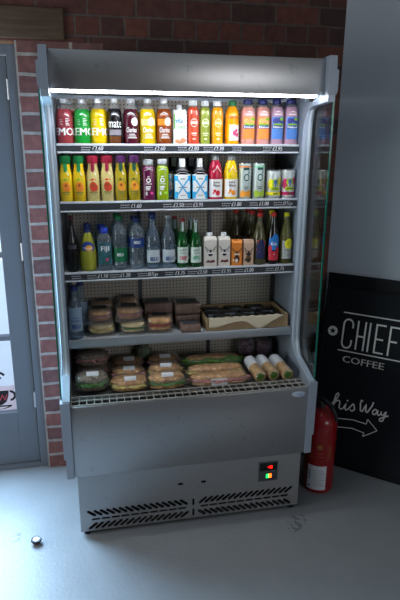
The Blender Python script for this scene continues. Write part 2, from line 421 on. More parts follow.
d.line([(.020, b0), (.020, b1)], w); d.line([(.058, b0), (.058, b1)], w); d.line([(.020, .716), (.058, .716)], w)
d.line([(.081, b0), (.081, b1)], w)
d.line([(.114, b0), (.114, b1)], w)
for t in (b0 + w/2, .718, b1 - w/2): d.line([(.114, t), (.160 if t != .718 else .152, t)], w)
d.line([(.183, b0), (.183, b1)], w)
for t in (.718, b1 - w/2): d.line([(.183, t), (.228 if t != .718 else .22, t)], w)
bput(d, 'title_lettering')
bput(D().text('COFFEE', .068, .568, .034, w=.212, bold=.0008), 'subtitle_lettering')
d = D(); d.disc(-.109, .722, .026, n=28); bput(d, 'star_badge')
pts = []
for i in range(10):
    a = pi/2 + pi*i/5; r = .019 if i % 2 == 0 else .0078; pts.append((-.109 + r*cos(a), .722 + r*sin(a)))
d = D(); d.add(pts + [(-.109, .722)], [(i, (i+1) % 10, 10) for i in range(10)])
d.place(bdM @ Matrix.Translation((0, 0, .002)), 'star', BLACKB, bd)
# script line "This Way": ribbons with thick and thin strokes
lw = .0068
d = D()
d.line([(-.076, .318), (-.058, .338), (-.040, .366), (-.030, .388), (-.036, .398), (-.045, .388), (-.052, .350), (-.055, .312)], lw)
d.line([(-.055, .316), (-.048, .340), (-.036, .357), (-.024, .358), (-.020, .346), (-.022, .322), (-.012, .314), (.000, .322)], lw)
d.line([(.000, .322), (.013, .352), (.009, .324), (.016, .316), (.028, .326)], lw); d.disc(.018, .368, .0048, n=10)
d.line([(.028, .326), (.050, .360), (.056, .348), (.060, .330), (.048, .318), (.036, .324)], lw)
d.line([(.098, .384), (.088, .388), (.086, .370), (.090, .332), (.100, .330), (.116, .372), (.117, .334), (.126, .331), (.146, .372), (.150, .392)], lw)
d.line([(.176, .352), (.164, .358), (.152, .345), (.154, .330), (.164, .329), (.176, .350), (.178, .356), (.176, .334), (.184, .330), (.194, .340)], lw)
d.line([(.194, .354), (.195, .338), (.205, .336), (.218, .358), (.214, .330), (.206, .306), (.194, .302), (.190, .312), (.206, .326), (.232, .340)], lw)
bput(d, 'script_lettering')
d = D()
top = [(-.06, .252), (-.012, .263), (.06, .274), (.129, .269), (.133, .296), (.187, .249), (.120, .199), (.124, .220), (.06, .228), (-.006, .217), (-.06, .205)]
d.line(top, .0042); bput(d, 'arrow')

# ------------------------------------------------------------------ fire extinguisher
RED = mat('extinguisher_red', '#8e0c13', rough=.3, coat=.3)
fe = thing('fire_extinguisher', 'red fire extinguisher with white instruction label between the fridge and black board', 'fire extinguisher', (.668, .165, 0), rz=radians(-24))
R = .076
G().lathe([(R*.93, 0), (R, .012), (R, .345), (R*.96, .372), (R*.82, .398), (R*.55, .418), (.022, .428), (.02, .44)], n=40).obj('cylinder', RED, fe)
BLKP = mat('black_plastic', '#15161a', rough=.4)
G().lathe([(.022, .44), (.024, .445), (.024, .475), (.016, .48)], n=20).obj('valve', mat('brass_dark', '#5c5a55', rough=.35, metal=.8), fe)
g = G(); g.box(-.011, .011, -.085, .02, .470, .478, .003, M=Matrix.Rotation(radians(35), 4, 'Z')); g.obj('carry_handle', BLKP, fe)
g = G(); g.tube([(-.02, .01, .478), (.005, -.03, .492), (.035, -.055, .478), (.058, -.066, .44), (.066, -.07, .405)], [.009, .010, .010, .010, .008], n=10); g.obj('lever', BLKP, fe)
G().lathe([(.004, 0), (.016, .002), (.016, .014), (.004, .016)], n=18, M=Matrix.Translation((.028, -.03, .462)) @ Matrix.Rotation(pi/2, 4, 'X')).obj('safety_pin', mat('pin_red', '#a8162a', rough=.4), fe)
d = D().rect(-.055, .040, .022, .155, 10); lab = d.wrap(R, 'instruction_label', mat('label_white', '#d5d9df', rough=.55), fe); lab['label'] = 'white instruction label'
d = D()
for i in range(9): d.rect(-.026, .034 - .006*(i % 3), .045 + i*.0105, .0475 + i*.0105, 4)
d.wrap(R, 'small_print', mat('print_grey', '#8b929e', rough=.6), lab, eps=.0011)
d = D().text('FOAM', 0, 0, .014); d.v = [(-.038 - v, .10 + u) for u, v in d.v]; d.disc(-.042, .04, .006)
d.wrap(R, 'lettering', mat('print_blue', '#2d4f9a', rough=.6), lab, eps=.0011)
GOLD = mat('print_gold', '#a8843f', rough=.5)
d = D(); d.ring(0, .258, .007, .012); d.disc(0, .258, .004); d.rect(-.012, .022, .205, .2065); d.rect(-.012, .022, .224, .2255)
for i in range(7): d.rect(.038, .062, .19 + i*.012, .192 + i*.012, 4)
for i in range(5): d.rect(-.055, -.03, .19 + i*.012, .192 + i*.012, 4)
d.wrap(R, 'emblem', GOLD, fe)

# round metal stop on the floor
ds = thing('door_stop', 'small round silver and black door stop on the bare floor', 'door stop', (-.692, .004, 0))
G().lathe([(.012, 0), (.015, .003), (.014, .011), (.012, .0125)], n=24).obj('base', mat('stop_brown', '#5b4a44', rough=.5), ds)
G().lathe([(.014, .0122), (.0205, .0135), (.0230, .017), (.0205, .0225), (.0150, .0228), (.0130, .0215)], n=28).obj('rubber_ring', mat('stop_black', '#14162a', rough=.35), ds)
G().lathe([(.0135, .0205), (.0132, .0230), (.008, .0238), (.001, .0240)], n=28).obj('cap', mat('chrome', '#eef0f4', rough=.35, metal=.4), ds)

# ------------------------------------------------------------------ refrigerated display case
FR = thing('display_fridge', 'tall open-front stainless steel display fridge full of drinks and sandwiches', 'fridge', (0, .28, 0))
class L3(G):
    """case geometry is written in room coordinates and shifted to the case's own base point"""
    def fin(s, name, m, parent=None, smooth=True):
        bmesh.ops.translate(s.bm, verts=s.bm.verts, vec=(0, -.28, 0))
        return s.obj(name, m, FR if parent is None else parent, smooth)
STEEL = steel_mat('brushed_steel', '#adacac'); STEELH = steel_mat('canopy_steel', '#b9b8b8', .34, .88, .0)
PAINT = mat('grey_blue_enamel', '#a6b2c0', rough=.38, metal=.15)
INNER = mat('inner_enamel', '#808b98', rough=.42, metal=.15)
DARK = mat('dark_void', '#0b0b0c', rough=.8)  # near-black stands in for shade under the grille and behind the louvres
CAPM = mat('end_cap_grey', '#949fad', rough=.4, metal=.1)
W = .513
# canopy
g = L3(); g.box(-W, W, .037, .06, 1.847, 1.978, .002); g.box(-W, W, .06, .56, 1.870, 1.978, .002); g.fin('canopy', STEELH)
L3().box(-W + .013, W - .013, .062, .50, 1.859, 1.8685).fin('canopy_lining', mat('white_lining', '#c9ccce', rough=.5))
g = L3(); g.box(-.508, .490, .043, .080, 1.8395, 1.8465, .003); lamp = g.fin('light_strip', mat('led_white', '#f2f6ff', rough=.4, emit=30.))
# back and outer body
L3().box(-W - .04, W + .04, .515, .562, .03, 1.978).fin('back_panel', PAINT, smooth=False)
L3().box(-W, W, .500, .515, .60, 1.846).fin('perforated_back', perforated_mat(), smooth=False)
STRIP = mat('upright_steel', '#55585c', rough=.4, metal=.8)
g = L3()
for x in (-.5, -.17, .17, .497): g.box(x - .008, x + .008, .492, .50, .62, 1.84)
g.fin('shelf_upright', STRIP, smooth=False)
# side walls, C-shaped front frames, glass wings, end caps
def cpath(off):
    p = [(.0, 1.8455 - off*.7), (.06, 1.8455 - off*.8)]
    fy = .205 + off; top = 1.8445 - off*.9
    for i in range(9):
        a = radians(90 - 90*i/8); r = .11
        p.append((fy - r + r*cos(a), top - r + r*sin(a)))
    lo = .70 + off*.55
    for i in range(9):
        a = radians(0 - 62*i/8); r = .12
        p.append((fy - r + r*cos(a), lo + .10 + r*sin(a)))
    p.append((.0 , .652 + off*.25))
    return p
EDGE = mat('frame_highlight_pale', '#d3dbe3', rough=.3, metal=.3)  # pale colour for a strip that imitates the highlight along the frame
GLASS = film_mat('clear_glass', tint='#eef6f3', ior=1.6, rough=.01)
GREEN = mat('glass_edge_green', '#11705f', rough=.15, trans=.2)
for sx in (-1, 1):
    xi, xo = W*sx, (W + .030)*sx
    a, b = sorted((xi, xo))
    front = cpath(0.); back = cpath(.035)
    g = L3(); g.strip(front, back, a + .001, b - .001); fr = g.fin('side_frame', PAINT)
    g = L3(); g.strip([(y - .004, z) for y, z in front], [(y + .001, z) for y, z in front], *( (a + .012, b - .010) )); g.fin('frame_trim', EDGE, fr)
    # inner side wall
    back2 = cpath(.034); poly = [q for q in back2] + [(.50, .60), (.50, 1.846)]
    xa, xb = sorted((xi, xi + .012*sx))
    poly = [(.50, 1.846)] + back2 + [(0.03, .60), (.50, .60)]
    g = L3(); g.prism(poly, 'x', xa, xb); g.fin('side_wall', INNER, smooth=False)
    # insulated outer wall behind the glass wing
    xa, xb = sorted((xi + .012*sx, xo)); g = L3(); g.box(xa, xb, .26, .515, .66, 1.85); g.box(xa, xb, .05, .515, .31, .66); g.fin('outer_wall', PAINT, smooth=False)
    xg0, xg1 = sorted((xo + .001*sx, xo + .007*sx))
    pane = L3().box(xg0, xg1, .022, .27, .66, 1.845).fin('glass_wing', GLASS, smooth=False)
    L3().box(xg0, xg1, .0165, .0218, .66, 1.845).fin('glass_edge', GREEN, pane, smooth=False)
    # end caps
    def cap(poly, y0, y1, name):
        q = [(x*sx, z) for x, z in poly]; g = L3(); g.prism(q, 'y', y0, y1); return g.fin(name, CAPM)
    cap([(W, 1.846), (.545, 1.846), (.551, 1.86), (.551, 1.935), (.543, 1.937), (.541, 1.985), (W, 1.985)], .0, .20, 'end_cap')
    cap([(W, .306), (.543, .306), (.543, .395), (.551, .40), (.553, .655), (W + .001, .655)], -.006, .20, 'end_cap')
# deck, grille, front panel
L3().box(-W, W, .075, .50, .600, .625).fin('deck', mat('deck_steel', '#7b7a76', rough=.4, metal=.7), smooth=False)
L3().box(-W, W, .004, .072, .535, .545).fin('drain_trough', DARK, smooth=False)
g = L3()
for y in (-.004, .035, .073): g.box(-W + .002, W - .002, y, y + .004, .637, .642)
n = 33
for i in range(n + 1):
    x = -W + .004 + (2*W - .010)*i/n; g.box(x, x + .0028, -.004, .078, .636, .640)
g.fin('air_grille', mat('grille_grey', '#b5b3aa', rough=.45, metal=.3), smooth=False)
g = L3(); g.box(-W, W, .0, .02, .306, .630, .002); fp = g.fin('front_panel', STEEL)
# oval maker's badge
bg = L3(); bg.lathe([(1, 0), (1, .002), (.92, .003)], n=32, M=Matrix.Translation((.469, .0, .604)) @ Matrix.Rotation(pi/2, 4, 'X') @ Matrix.Diagonal((.030, .0135, 1, 1)))
badge = bg.fin('badge', mat('badge_silver', '#b9c6d6', rough=.35))
d = D().text('westin', .469 + .004, .600, .0085, w=.040); d.v = [(u, v) for u, v in d.v]
d = D(); d.text('cool', .474, .601, .009, w=.026); d.rect(.448, .490, .5955, .5965); d.flat(-.0035 - .28, 'lettering', mat('badge_blue', '#2c73b8', rough=.4), badge)
# base with cut louvres
def slot(cx, cz, L, w, ang):
    pts = []; c, s = cos(ang), sin(ang)
    for i in range(7): a = -pi/2 + pi*i/6; pts.append((L/2 - w/2 + w/2*cos(a), w/2*sin(a)))
    for i in range(7): a = pi/2 + pi*i/6; pts.append((-L/2 + w/2 + w/2*cos(a), w/2*sin(a)))
    return [(cx + x*c - z*s, cz + x*s + z*c) for x, z in pts]
holes = []
A = radians(38)
for k in range(16):
    for sgn in (-1, 1):
        x = sgn*(.452 - k*.0272)
        up = -sgn*A*-1
        holes.append(slot(x, .1105, .047, .0135, A*sgn))
        holes.append(slot(x - sgn*.004, .0465, .047, .0135, -A*sgn))
for k in range(10):
    for sgn in (-1, 1): holes.append(slot(sgn*(.434 - k*.0425), .080, .038, .0095, 0))
holes += [slot(0, .106, .036, .010, pi/2), slot(0, .053, .036, .010, pi/2), slot(-.059, .207, .024, .011, 0), slot(.046, .206, .024, .011, 0)]
cu = bpy.data.curves.new('cut', 'CURVE'); cu.dimensions = '2D'; cu.fill_mode = 'BOTH'; cu.extrude = .0015
for pts in [[(-.502, .022), (.502, .022), (.502, .306), (-.502, .306)]] + holes:
    sp = cu.splines.new('POLY'); sp.points.add(len(pts) - 1); sp.use_cyclic_u = True
    for q, (x, z) in zip(sp.points, pts): q.co = (x, z, 0, 1)
to = bpy.data.objects.new('cut', cu); COL.objects.link(to)
me = bpy.data.meshes.new_from_object(to.evaluated_get(bpy.context.evaluated_depsgraph_get()))
bpy.data.objects.remove(to); bpy.data.curves.remove(cu)
g = L3(); g.bm.from_mesh(me); bpy.data.meshes.remove(me)
bmesh.ops.transform(g.bm, matrix=Matrix.Translation((0, .0125, 0)) @ Matrix.Rotation(pi/2, 4, 'X'), verts=g.bm.verts)
g.fin('louvred_panel', STEEL, smooth=False)
g = L3(); g.box(-.502, -.499, .0142, .50, .022, .306); g.box(.499, .502, .0142, .50, .022, .306); g.box(-.499, .499, .0142, .50, .022, .028); g.fin('base_shell', STEEL, smooth=False)
L3().box(-.49, .49, .05, .48, .03, .30).fin('condenser_housing', DARK, smooth=False)
for x in (-.475, .475):
    for y in (.035, .46): L3().lathe([(.016, 0), (.016, .006), (.010, .008), (.010, .0215)], n=14, c=(x, y, 0)).fin('foot', BLKP)
# controller
ct = L3().box(.302, .394, .008, .0108, .172, .272, .001).fin('control_plate', mat('control_grey', '#55585c', rough=.4, metal=.5))
dsp = L3().box(.308, .388, .0055, .0085, .228, .266, .001).fin('display', mat('display_black', '#08080a', rough=.2), ct)
REDL = mat('led_red', '#ff1408', emit=6.); GRNL = mat('led_green', '#20d060', emit=2.5); ORGL = mat('led_orange', '#ff5a18', emit=4.)
D().text('-2', .356, .241, .012, w=.020, bold=.0008).flat(.0052 - .28, 'digits', REDL, ct)
g = L3(); g.box(.334, .366, .0045, .0085, .188, .215, .001); g.fin('switch_housing', mat('display_black', '#08080a'), ct)
L3().box(.337, .3495, .003, .0046, .191, .212).fin('switch', GRNL, ct); L3().box(.3515, .363, .003, .0046, .191, .212).fin('switch', ORGL, ct)
# shelves with price rails
RAILD = mat('rail_dark', '#2d3136', rough=.5); RAILW = mat('rail_white', '#d6dade', rough=.4); WHITEP = mat('price_white', '#e9ebee', rough=.7)
SHELF = mat('shelf_enamel', '#b3b7ba', rough=.4, metal=.2)
RZ = {1: (1.662, 1.624), 2: (1.433, 1.389), 3: (1.1365, 1.094), 4: (.836, .797)}
YSH = {1: .262, 2: .250, 3: .247, 4: .233}; ZSH = {1: 1.658, 2: 1.429, 3: 1.134, 4: .833}
PR = {1: [(-.383, '-----', '2.60'), (-.13, '----', '2.60'), (.012, '---', '2.80'), (.12, '----', '2.20'), (.245, '----', ''), (.38, '-----', '2.95')],
      2: [(-.235, '-----', '1.60'), (-.055, '-----', '2.50'), (.03, '----', '3.95'), (.20, '---', '1.80'), (.325, '----', '1.00'), (.435, '---', '85p')],
      3: [(-.45, '----', ''), (-.385, '---', '1.50'), (-.29, '---', '1.20'), (-.17, '---', '85p'), (-.05, '---', '1.75'), (.05, '----', '3.50'), (.16, '---', '1.95'), (.265, '---', '1.00'), (.41, '----', '1.75')]}
for i in (1, 2, 3, 4):
    y = YSH[i]; z1, z0 = RZ[i]
    sh = L3().box(-.5115, .5115, y + .006, .490, ZSH[i] - .012, ZSH[i] - .001).fin('shelf', SHELF, smooth=False)
    if i < 4:
        g = L3(); g.box(-.5115, .5115, y, y + .006, z0, z0 + .007, .0012); g.box(-.5115, .5115, y, y + .006, z1 - .009, z1, .0012); g.fin('rail_lip', RAILW, sh)
        g = L3(); g.box(-.5115, .5115, y + .0015, y + .0058, z0 + .007, z1 - .009); g.fin('price_rail', RAILD, sh, smooth=False)
        rnd = random.Random(i)
        zc = (z0 + z1) / 2 - .002
        for x, nm, pr in PR[i]:
            d = D()
            for k in range(2):                                   # two tiny handwritten product lines
                u = x - .032
                while u < x + .004:
                    ww = rnd.uniform(.003, .008); d.line([(u, zc + .0045 - k*.010), (u + ww*.3, zc + .0085 - k*.010), (u + ww*.6, zc + .0035 - k*.010), (u + ww, zc + .007 - k*.010)], .0016); u += ww + .0022
            if pr: d.text(pr if 'p' in pr else '£' + pr, x + .032, zc - .0065, .0175, w=.044, bold=.0006, shear=.15)
            d.flat(y + .0008 - .28, 'price_lettering', WHITEP, sh)
    else:
        g = L3(); g.box(-.5115, .5115, y, y + .006, z0, z1, .0015); g.fin('shelf_front', mat('shelf_front_steel', '#a4aab0', rough=.35, metal=.5), sh)
for x in (-.5, .5):
    for i in (1, 2, 3, 4):
        s = 1 if x > 0 else -1
        L3().prism([(.30, ZSH[i] - .013), (.49, ZSH[i] - .013), (.49, ZSH[i] - .05)], 'x', x - .0015, x + .0015).fin('shelf_bracket', STRIP, smooth=False)

# ------------------------------------------------------------------ drinks: x, y of the axis, shelf height, radius, height (metres)
T = {
    'lemo_red': (-0.475, 0.3086, 1.658, 0.0336, 0.173),
    'lemo_green': (-0.407, 0.3078, 1.658, 0.0328, 0.174),
    'lemo_yellow': (-0.341, 0.3072, 1.658, 0.0322, 0.176),
    'mate': (-0.276, 0.3053, 1.658, 0.0304, 0.179),
    'tea_red': (-0.209, 0.3076, 1.658, 0.0326, 0.178),
    'tea_yellow': (-0.141, 0.3078, 1.658, 0.0328, 0.179),
    'tea_amber': (-0.073, 0.3069, 1.658, 0.0319, 0.181),
    'coco': (-0.009, 0.304, 1.658, 0.0291, 0.158),
    'press_red': (0.049, 0.2984, 1.658, 0.0237, 0.176),
    'press_green': (0.098, 0.2962, 1.658, 0.0216, 0.175),
    'press_orange': (0.152, 0.2991, 1.658, 0.0243, 0.176),
    'orange_gcap': (0.219, 0.3052, 1.658, 0.0302, 0.178),
    'smooth1': (0.287, 0.3047, 1.658, 0.0298, 0.184),
    'smooth2': (0.352, 0.3042, 1.658, 0.0293, 0.185),
    'smooth3': (0.415, 0.3028, 1.658, 0.028, 0.187),
    'smooth4': (0.48, 0.3049, 1.658, 0.03, 0.188),
    'oj1': (-0.485, 0.2898, 1.429, 0.027, 0.184),
    'oj2': (-0.43, 0.2885, 1.429, 0.0257, 0.184),
    'ap1': (-0.374, 0.2896, 1.429, 0.0268, 0.185),
    'ap2': (-0.316, 0.2898, 1.429, 0.0269, 0.186),
    'mg1': (-0.26, 0.2876, 1.429, 0.0248, 0.187),
    'mg2': (-0.205, 0.2881, 1.429, 0.0254, 0.188),
    'cold_purple': (-0.144, 0.2902, 1.429, 0.0274, 0.169),
    'cold_green': (-0.085, 0.2893, 1.429, 0.0265, 0.171),
    'x1': (-0.001, 0.2987, 1.429, 0.0356, 0.175),
    'x2': (0.075, 0.297, 1.429, 0.034, 0.175),
    'jw_red': (0.146, 0.2941, 1.429, 0.0311, 0.189),
    'jw_yel': (0.215, 0.2943, 1.429, 0.0313, 0.189),
    'can1': (0.278, 0.2902, 1.429, 0.0273, 0.155),
    'can2': (0.34, 0.2906, 1.429, 0.0277, 0.156),
    'can3': (0.411, 0.2964, 1.429, 0.0334, 0.123),
    'can4': (0.483, 0.2948, 1.429, 0.0318, 0.125),
    'cola_left': (-0.474, 0.2826, 1.134, 0.0229, 0.236),
    'orangina': (-0.409, 0.2963, 1.134, 0.0362, 0.202),
    'fiji': (-0.339, 0.2907, 1.134, 0.0308, 0.185),
    'belu_g': (-0.274, 0.2912, 1.134, 0.0312, 0.231),
    'belu_b': (-0.201, 0.2929, 1.134, 0.0329, 0.22),
    'glass1': (-0.13, 0.2915, 1.134, 0.0316, 0.234),
    'glass2': (-0.062, 0.2904, 1.134, 0.0305, 0.233),
    'cider1': (-0.0, 0.2867, 1.134, 0.0268, 0.215),
    'cider2': (0.059, 0.2868, 1.134, 0.027, 0.209),
    'milk1': (0.123, 0.2903, 1.134, 0.0304, 0.149),
    'milk2': (0.187, 0.2875, 1.134, 0.0277, 0.149),
    'milk3': (0.244, 0.285, 1.134, 0.0253, 0.115),
    'milk4': (0.299, 0.2842, 1.134, 0.0245, 0.114),
    'ginger': (0.355, 0.2892, 1.134, 0.0293, 0.232),
    'cola': (0.418, 0.2873, 1.134, 0.0275, 0.232),
    'lemon': (0.482, 0.289, 1.134, 0.0291, 0.231),
    'water4': (-0.483, 0.2782, 0.833, 0.0323, 0.236),
}
for _k, (_x, _y, _z, _r, _h) in list(T.items()):
    _l = .5105 - _r * (1.02 if _k[:4] != 'smoo' else 1.0)
    T[_k] = (max(-_l, min(_l, _x)), _y, _z, _r, _h)
CAPW = mat('cap_white', '#e6e8ea', rough=.35); CLEARP = film_mat('clear_plastic', ior=1.5, rough=.05, haze=.10)
WHITE = mat('label_paper', '#e9e8e4', rough=.55); INK = mat('ink_black', '#16161a', rough=.6); INKW = mat('ink_white', '#f1f1ee', rough=.5)
def juice(name, col, rough=.18, t=0.): return mat(name, col, rough=rough, coat=.5, trans=t, ior=1.36)
GD = 'drinks on the top shelf'; GE = 'drinks on the second shelf'; GF = 'drinks on the third shelf'

def bottle(key, name, label, cat, group, body, bodym, p=2, clear=None, cap=None, capm=None, capp=2, loc=None, n=28):
    """profiles are given as (fraction of radius, fraction of height)"""
    x, y, z, r, h = T[key]
    if loc: x, y, z = loc
    o = thing(name, label, cat, (x, y, z + .0004), group)
    G().lathe([(a[0]*r, a[1]*h) + tuple(a[2:]) for a in body], n=n, p=p).obj('body', bodym, o)
    if clear: G().lathe([(a[0]*r, a[1]*h) + tuple(a[2:]) for a in clear], n=n, p=p).obj('neck', CLEARP, o)
    if cap:
        cr, c0 = cap
        G().lathe([(cr*r*.97, c0*h), (cr*r, c0*h + .001), (cr*r, h - .0025), (cr*r*.9, h)], n=24, p=capp).obj('cap', capm, o)
    return o, r, h

# --- top shelf
LB = [(.86, 0), (.97, .012), (1, .04), (1, .60), (.97, .68), (.87, .745), (.80, .775)]
LC = [(.80, .775), (.62, .835), (.46, .875), (.40, .90), (.40, .93)]
BACK = []
def lemo(key, col, word, off, label):
    o, r, h = bottle(key, 'lemonade_bottle', label, 'bottle', GD, LB, juice('lemonade_' + key, col), clear=LC, cap=(.42, .905), capm=CAPW)
    d = D().text(word, off, .20*h, .165*h, bold=.0014)
    d.line([(.004, .655*h), (.012, .65*h), (.019, .615*h)], [.001, .0075, .003])
    for k in range(5):
        if k < 4: d.rect(-.020, -.007 - .002*(k % 2), .43*h + k*.006, .43*h + k*.006 + .0012, 4)
        d.rect(.004, .021 - .003*(k % 3), .42*h + k*.006, .42*h + k*.006 + .0024, 4)
    d.wrap(r, 'lettering', INKW, o); BACK.append((o, key))
    return o
lemo('lemo_red', '#9c3a40', 'LEMON', .0, 'red lemonade bottle with white lettering, leftmost on the top shelf')
lemo('lemo_green', '#1f9a3a', 'LEMON', .017, 'bright green lemonade bottle between the red and yellow ones on the top shelf')
lemo('lemo_yellow', '#ecc40c', 'LEMON', .017, 'yellow lemonade bottle with big white lettering, beside the black bottle on the top shelf')
o, r, h = bottle('mate', 'mate_bottle', 'black bottle with white lowercase lettering on the top shelf', 'bottle', GD, LB, juice('mate_dark', '#171216'), clear=LC, cap=(.42, .905), capm=CAPW)
d = D().text('mate', 0, .37*h, .19*h, w=.056, bold=.0004); d.line([(-.012, .64*h), (.004, .655*h), (.016, .61*h)], [.001, .006, .002]); d.wrap(r, 'lettering', INKW, o)
D().rect(-.026, .028, .20*h, .32*h, 8).wrap(r, 'label', mat('mate_grey', '#8d8790', rough=.5), o); D().rect(-.026, .026, .03*h, .18*h, 8).wrap(r, 'amber_base', mat('mate_amber', '#6b3d1e', rough=.25), o)
def tea(key, col, band, label):
    o, r, h = bottle(key, 'iced_tea_bottle', label, 'bottle', GD, LB, juice('tea_' + key, col), clear=LC, cap=(.42, .905), capm=CAPW)
    if band: D().rect(-.033, .033, .42*h, .56*h, 10).wrap(r, 'colour_band', mat('band_' + key, band, rough=.35), o, eps=.0004)
    d = D(); d.disc(.013, .50*h, .0145, .0165); d.line([(-.020, .66*h), (-.004, .70*h), (.014, .665*h)], [.001, .006, .001])
    d.text('Charitea', -.002, .27*h, .11*h, w=.042, bold=.0003, shear=.2)
    for k in range(3): d.rect(-.016 + .002*k, .020 - .004*k, .14*h + k*.007, .14*h + k*.007 + .003, 4)
    d.wrap(r, 'lettering', INKW, o); BACK.append((o, key))
tea('tea_red', '#4e1024', None, 'dark red iced tea bottle with white dot, right of the black bottle')
tea('tea_yellow', '#d8b80e', '#f2dc8a', 'yellow iced tea bottle with pale band and white dot on the top shelf')
tea('tea_amber', '#8a3e0c', '#f08a10', 'amber brown iced tea bottle with orange band, left of the white carton')

for o, key in BACK:
    nm = {'lemo_red': 'red lemonade', 'lemo_green': 'green lemonade', 'lemo_yellow': 'yellow lemonade', 'tea_red': 'dark red iced tea', 'tea_yellow': 'yellow iced tea', 'tea_amber': 'amber iced tea'}[key]
    dup(o, (o.location.x + (.016 if key == 'lemo_red' else .012), o.location.y + .085, o.location.z), 'second-row ' + nm + ' bottle, standing behind the front one on the top shelf')
def carton(key, name, label, group, facecol, topf, capr, capm, loc=None, w=.93):
    x, y, z, r, h = T[key]
    if loc: x, y, z = loc
    a = r*w; o = thing(name, label, 'carton', (x, y, z + .0004), group)
    hb = h*topf; g = G(); bm = g.bm
    def ring(sx, sy, zz): return [bm.verts.new((sx*i, sy*j, zz)) for i, j in ((-1,-1),(1,-1),(1,1),(-1,1))]
    rs = [ring(a, a*.9, 0), ring(a, a*.9, hb*.90), ring(a*.97, a*.5, hb)]
    for A_, B_ in zip(rs, rs[1:]):
        for i in range(4): bm.faces.new((A_[i], A_[(i+1)%4], B_[(i+1)%4], B_[i]))
    bm.faces.new(list(reversed(rs[0]))); bm.faces.new(rs[-1])
    g.obj('box', facecol, o, smooth=False)
    if capr: G().lathe([(capr*r, hb - .004), (capr*r, h - .002), (capr*r*.9, h)], n=20).obj('cap', capm, o)
    return o, a, hb
o, a, hb = carton('coco', 'coconut_water_carton', 'white coconut water carton with blue and green lettering on the top shelf', GD, mat('carton_white', '#eceeec', rough=.4), .88, .38, CAPW)
d = D().text('vita', -.004, .62*hb, .15*hb, w=.030, bold=.0007); d.flat(-a*.9 - .0006, 'lettering', mat('print_sky', '#2b8fd0', rough=.5), o)
d = D().text('coco', .006, .46*hb, .11*hb, w=.032, bold=.0005); d.rect(-a*.98, -a*.75, .45*hb, .88*hb); d.flat(-a*.9 - .0006, 'green_lettering', mat('print_leaf', '#5fae3c', rough=.5), o)
d = D(); d.disc(.012, .12*hb, .013, .010); d.disc(-.012, .10*hb, .010, .008); d.disc(.0, .06*hb, .012, .006); d.flat(-a*.9 - .0006, 'fruit_print', mat('print_peach', '#e9a070', rough=.5), o)

PB = [(.90, 0), (.99, .015), (1, .04), (1, .72), (.95, .79), (.80, .835), (.66, .855)]
def press(key, col, label, tint):
    o, r, h = bottle(key, 'pressed_juice_bottle', label, 'bottle', GD, PB, juice('press_' + key, col), p=3.2, clear=[(.66, .855, 2), (.62, .87, 2), (.62, .90, 2)], cap=(.74, .885), capm=CAPW)
    m = mat('shine_pale_' + key, tint, rough=.5)
    d = D().ring(0, .50*h, .012, .0142, sy=1.2); d.rect(-.013, .013, .47*h, .53*h, 4); d.text('PRESS', 0, .555*h, .030*h, w=.016); d.line([(-.011, .78*h), (-.011, .70*h)], .004); d.line([(.008, .78*h), (.010, .68*h)], .004)
    d.rect(-.011, .011, .245*h, .275*h, 3); d.rect(-.008, .009, .21*h, .225*h, 3); d.rect(-.006, .006, .115*h, .15*h, 3)
    d.wrap(r, 'lettering', m, o, p=3.2)
press('press_red', '#cc4a2c', 'coral red pressed juice bottle with white cap, right of the white carton', '#f1c9bb')
press('press_green', '#8c9a34', 'olive green pressed juice bottle between the coral and orange ones', '#dfe6b4')
press('press_orange', '#f09a08', 'orange pressed juice bottle with white cap on the top shelf', '#ffe2a6')
GRNC = mat('cap_green', '#136b38', rough=.4)
o, r, h = bottle('orange_gcap', 'orange_juice_bottle', 'orange juice bottle with green cap and white flower label on the top shelf', 'bottle', GD,
    [(.88, 0), (.98, .015), (1, .05), (1, .42), (.95, .52), (.97, .62), (.95, .70), (.80, .79), (.58, .855), (.5, .875), (.5, .90)], juice('juice_orange', '#f6a406'), cap=(.56, .875), capm=GRNC)
D().rect(-.017, .030, .10*h, .46*h, 10).wrap(r, 'label', WHITE, o)
d = D(); d.disc(.004, .27*h, .008, .011); d.disc(.016, .23*h, .008); d.disc(.012, .33*h, .006); d.wrap(r, 'flower_print', mat('print_pink', '#d8487e', rough=.5), o, eps=.0012)
D().rect(-.018, .018, .60*h, .66*h, 6).wrap(r*.97, 'lettering', mat('print_amber', '#d8740c'), o, eps=.0012)
NAVY = mat('cap_navy', '#1d2566', rough=.35)
SB = [(.93, 0), (1, .012), (1, .03), (1, .70), (.97, .755), (.80, .815), (.66, .84)]
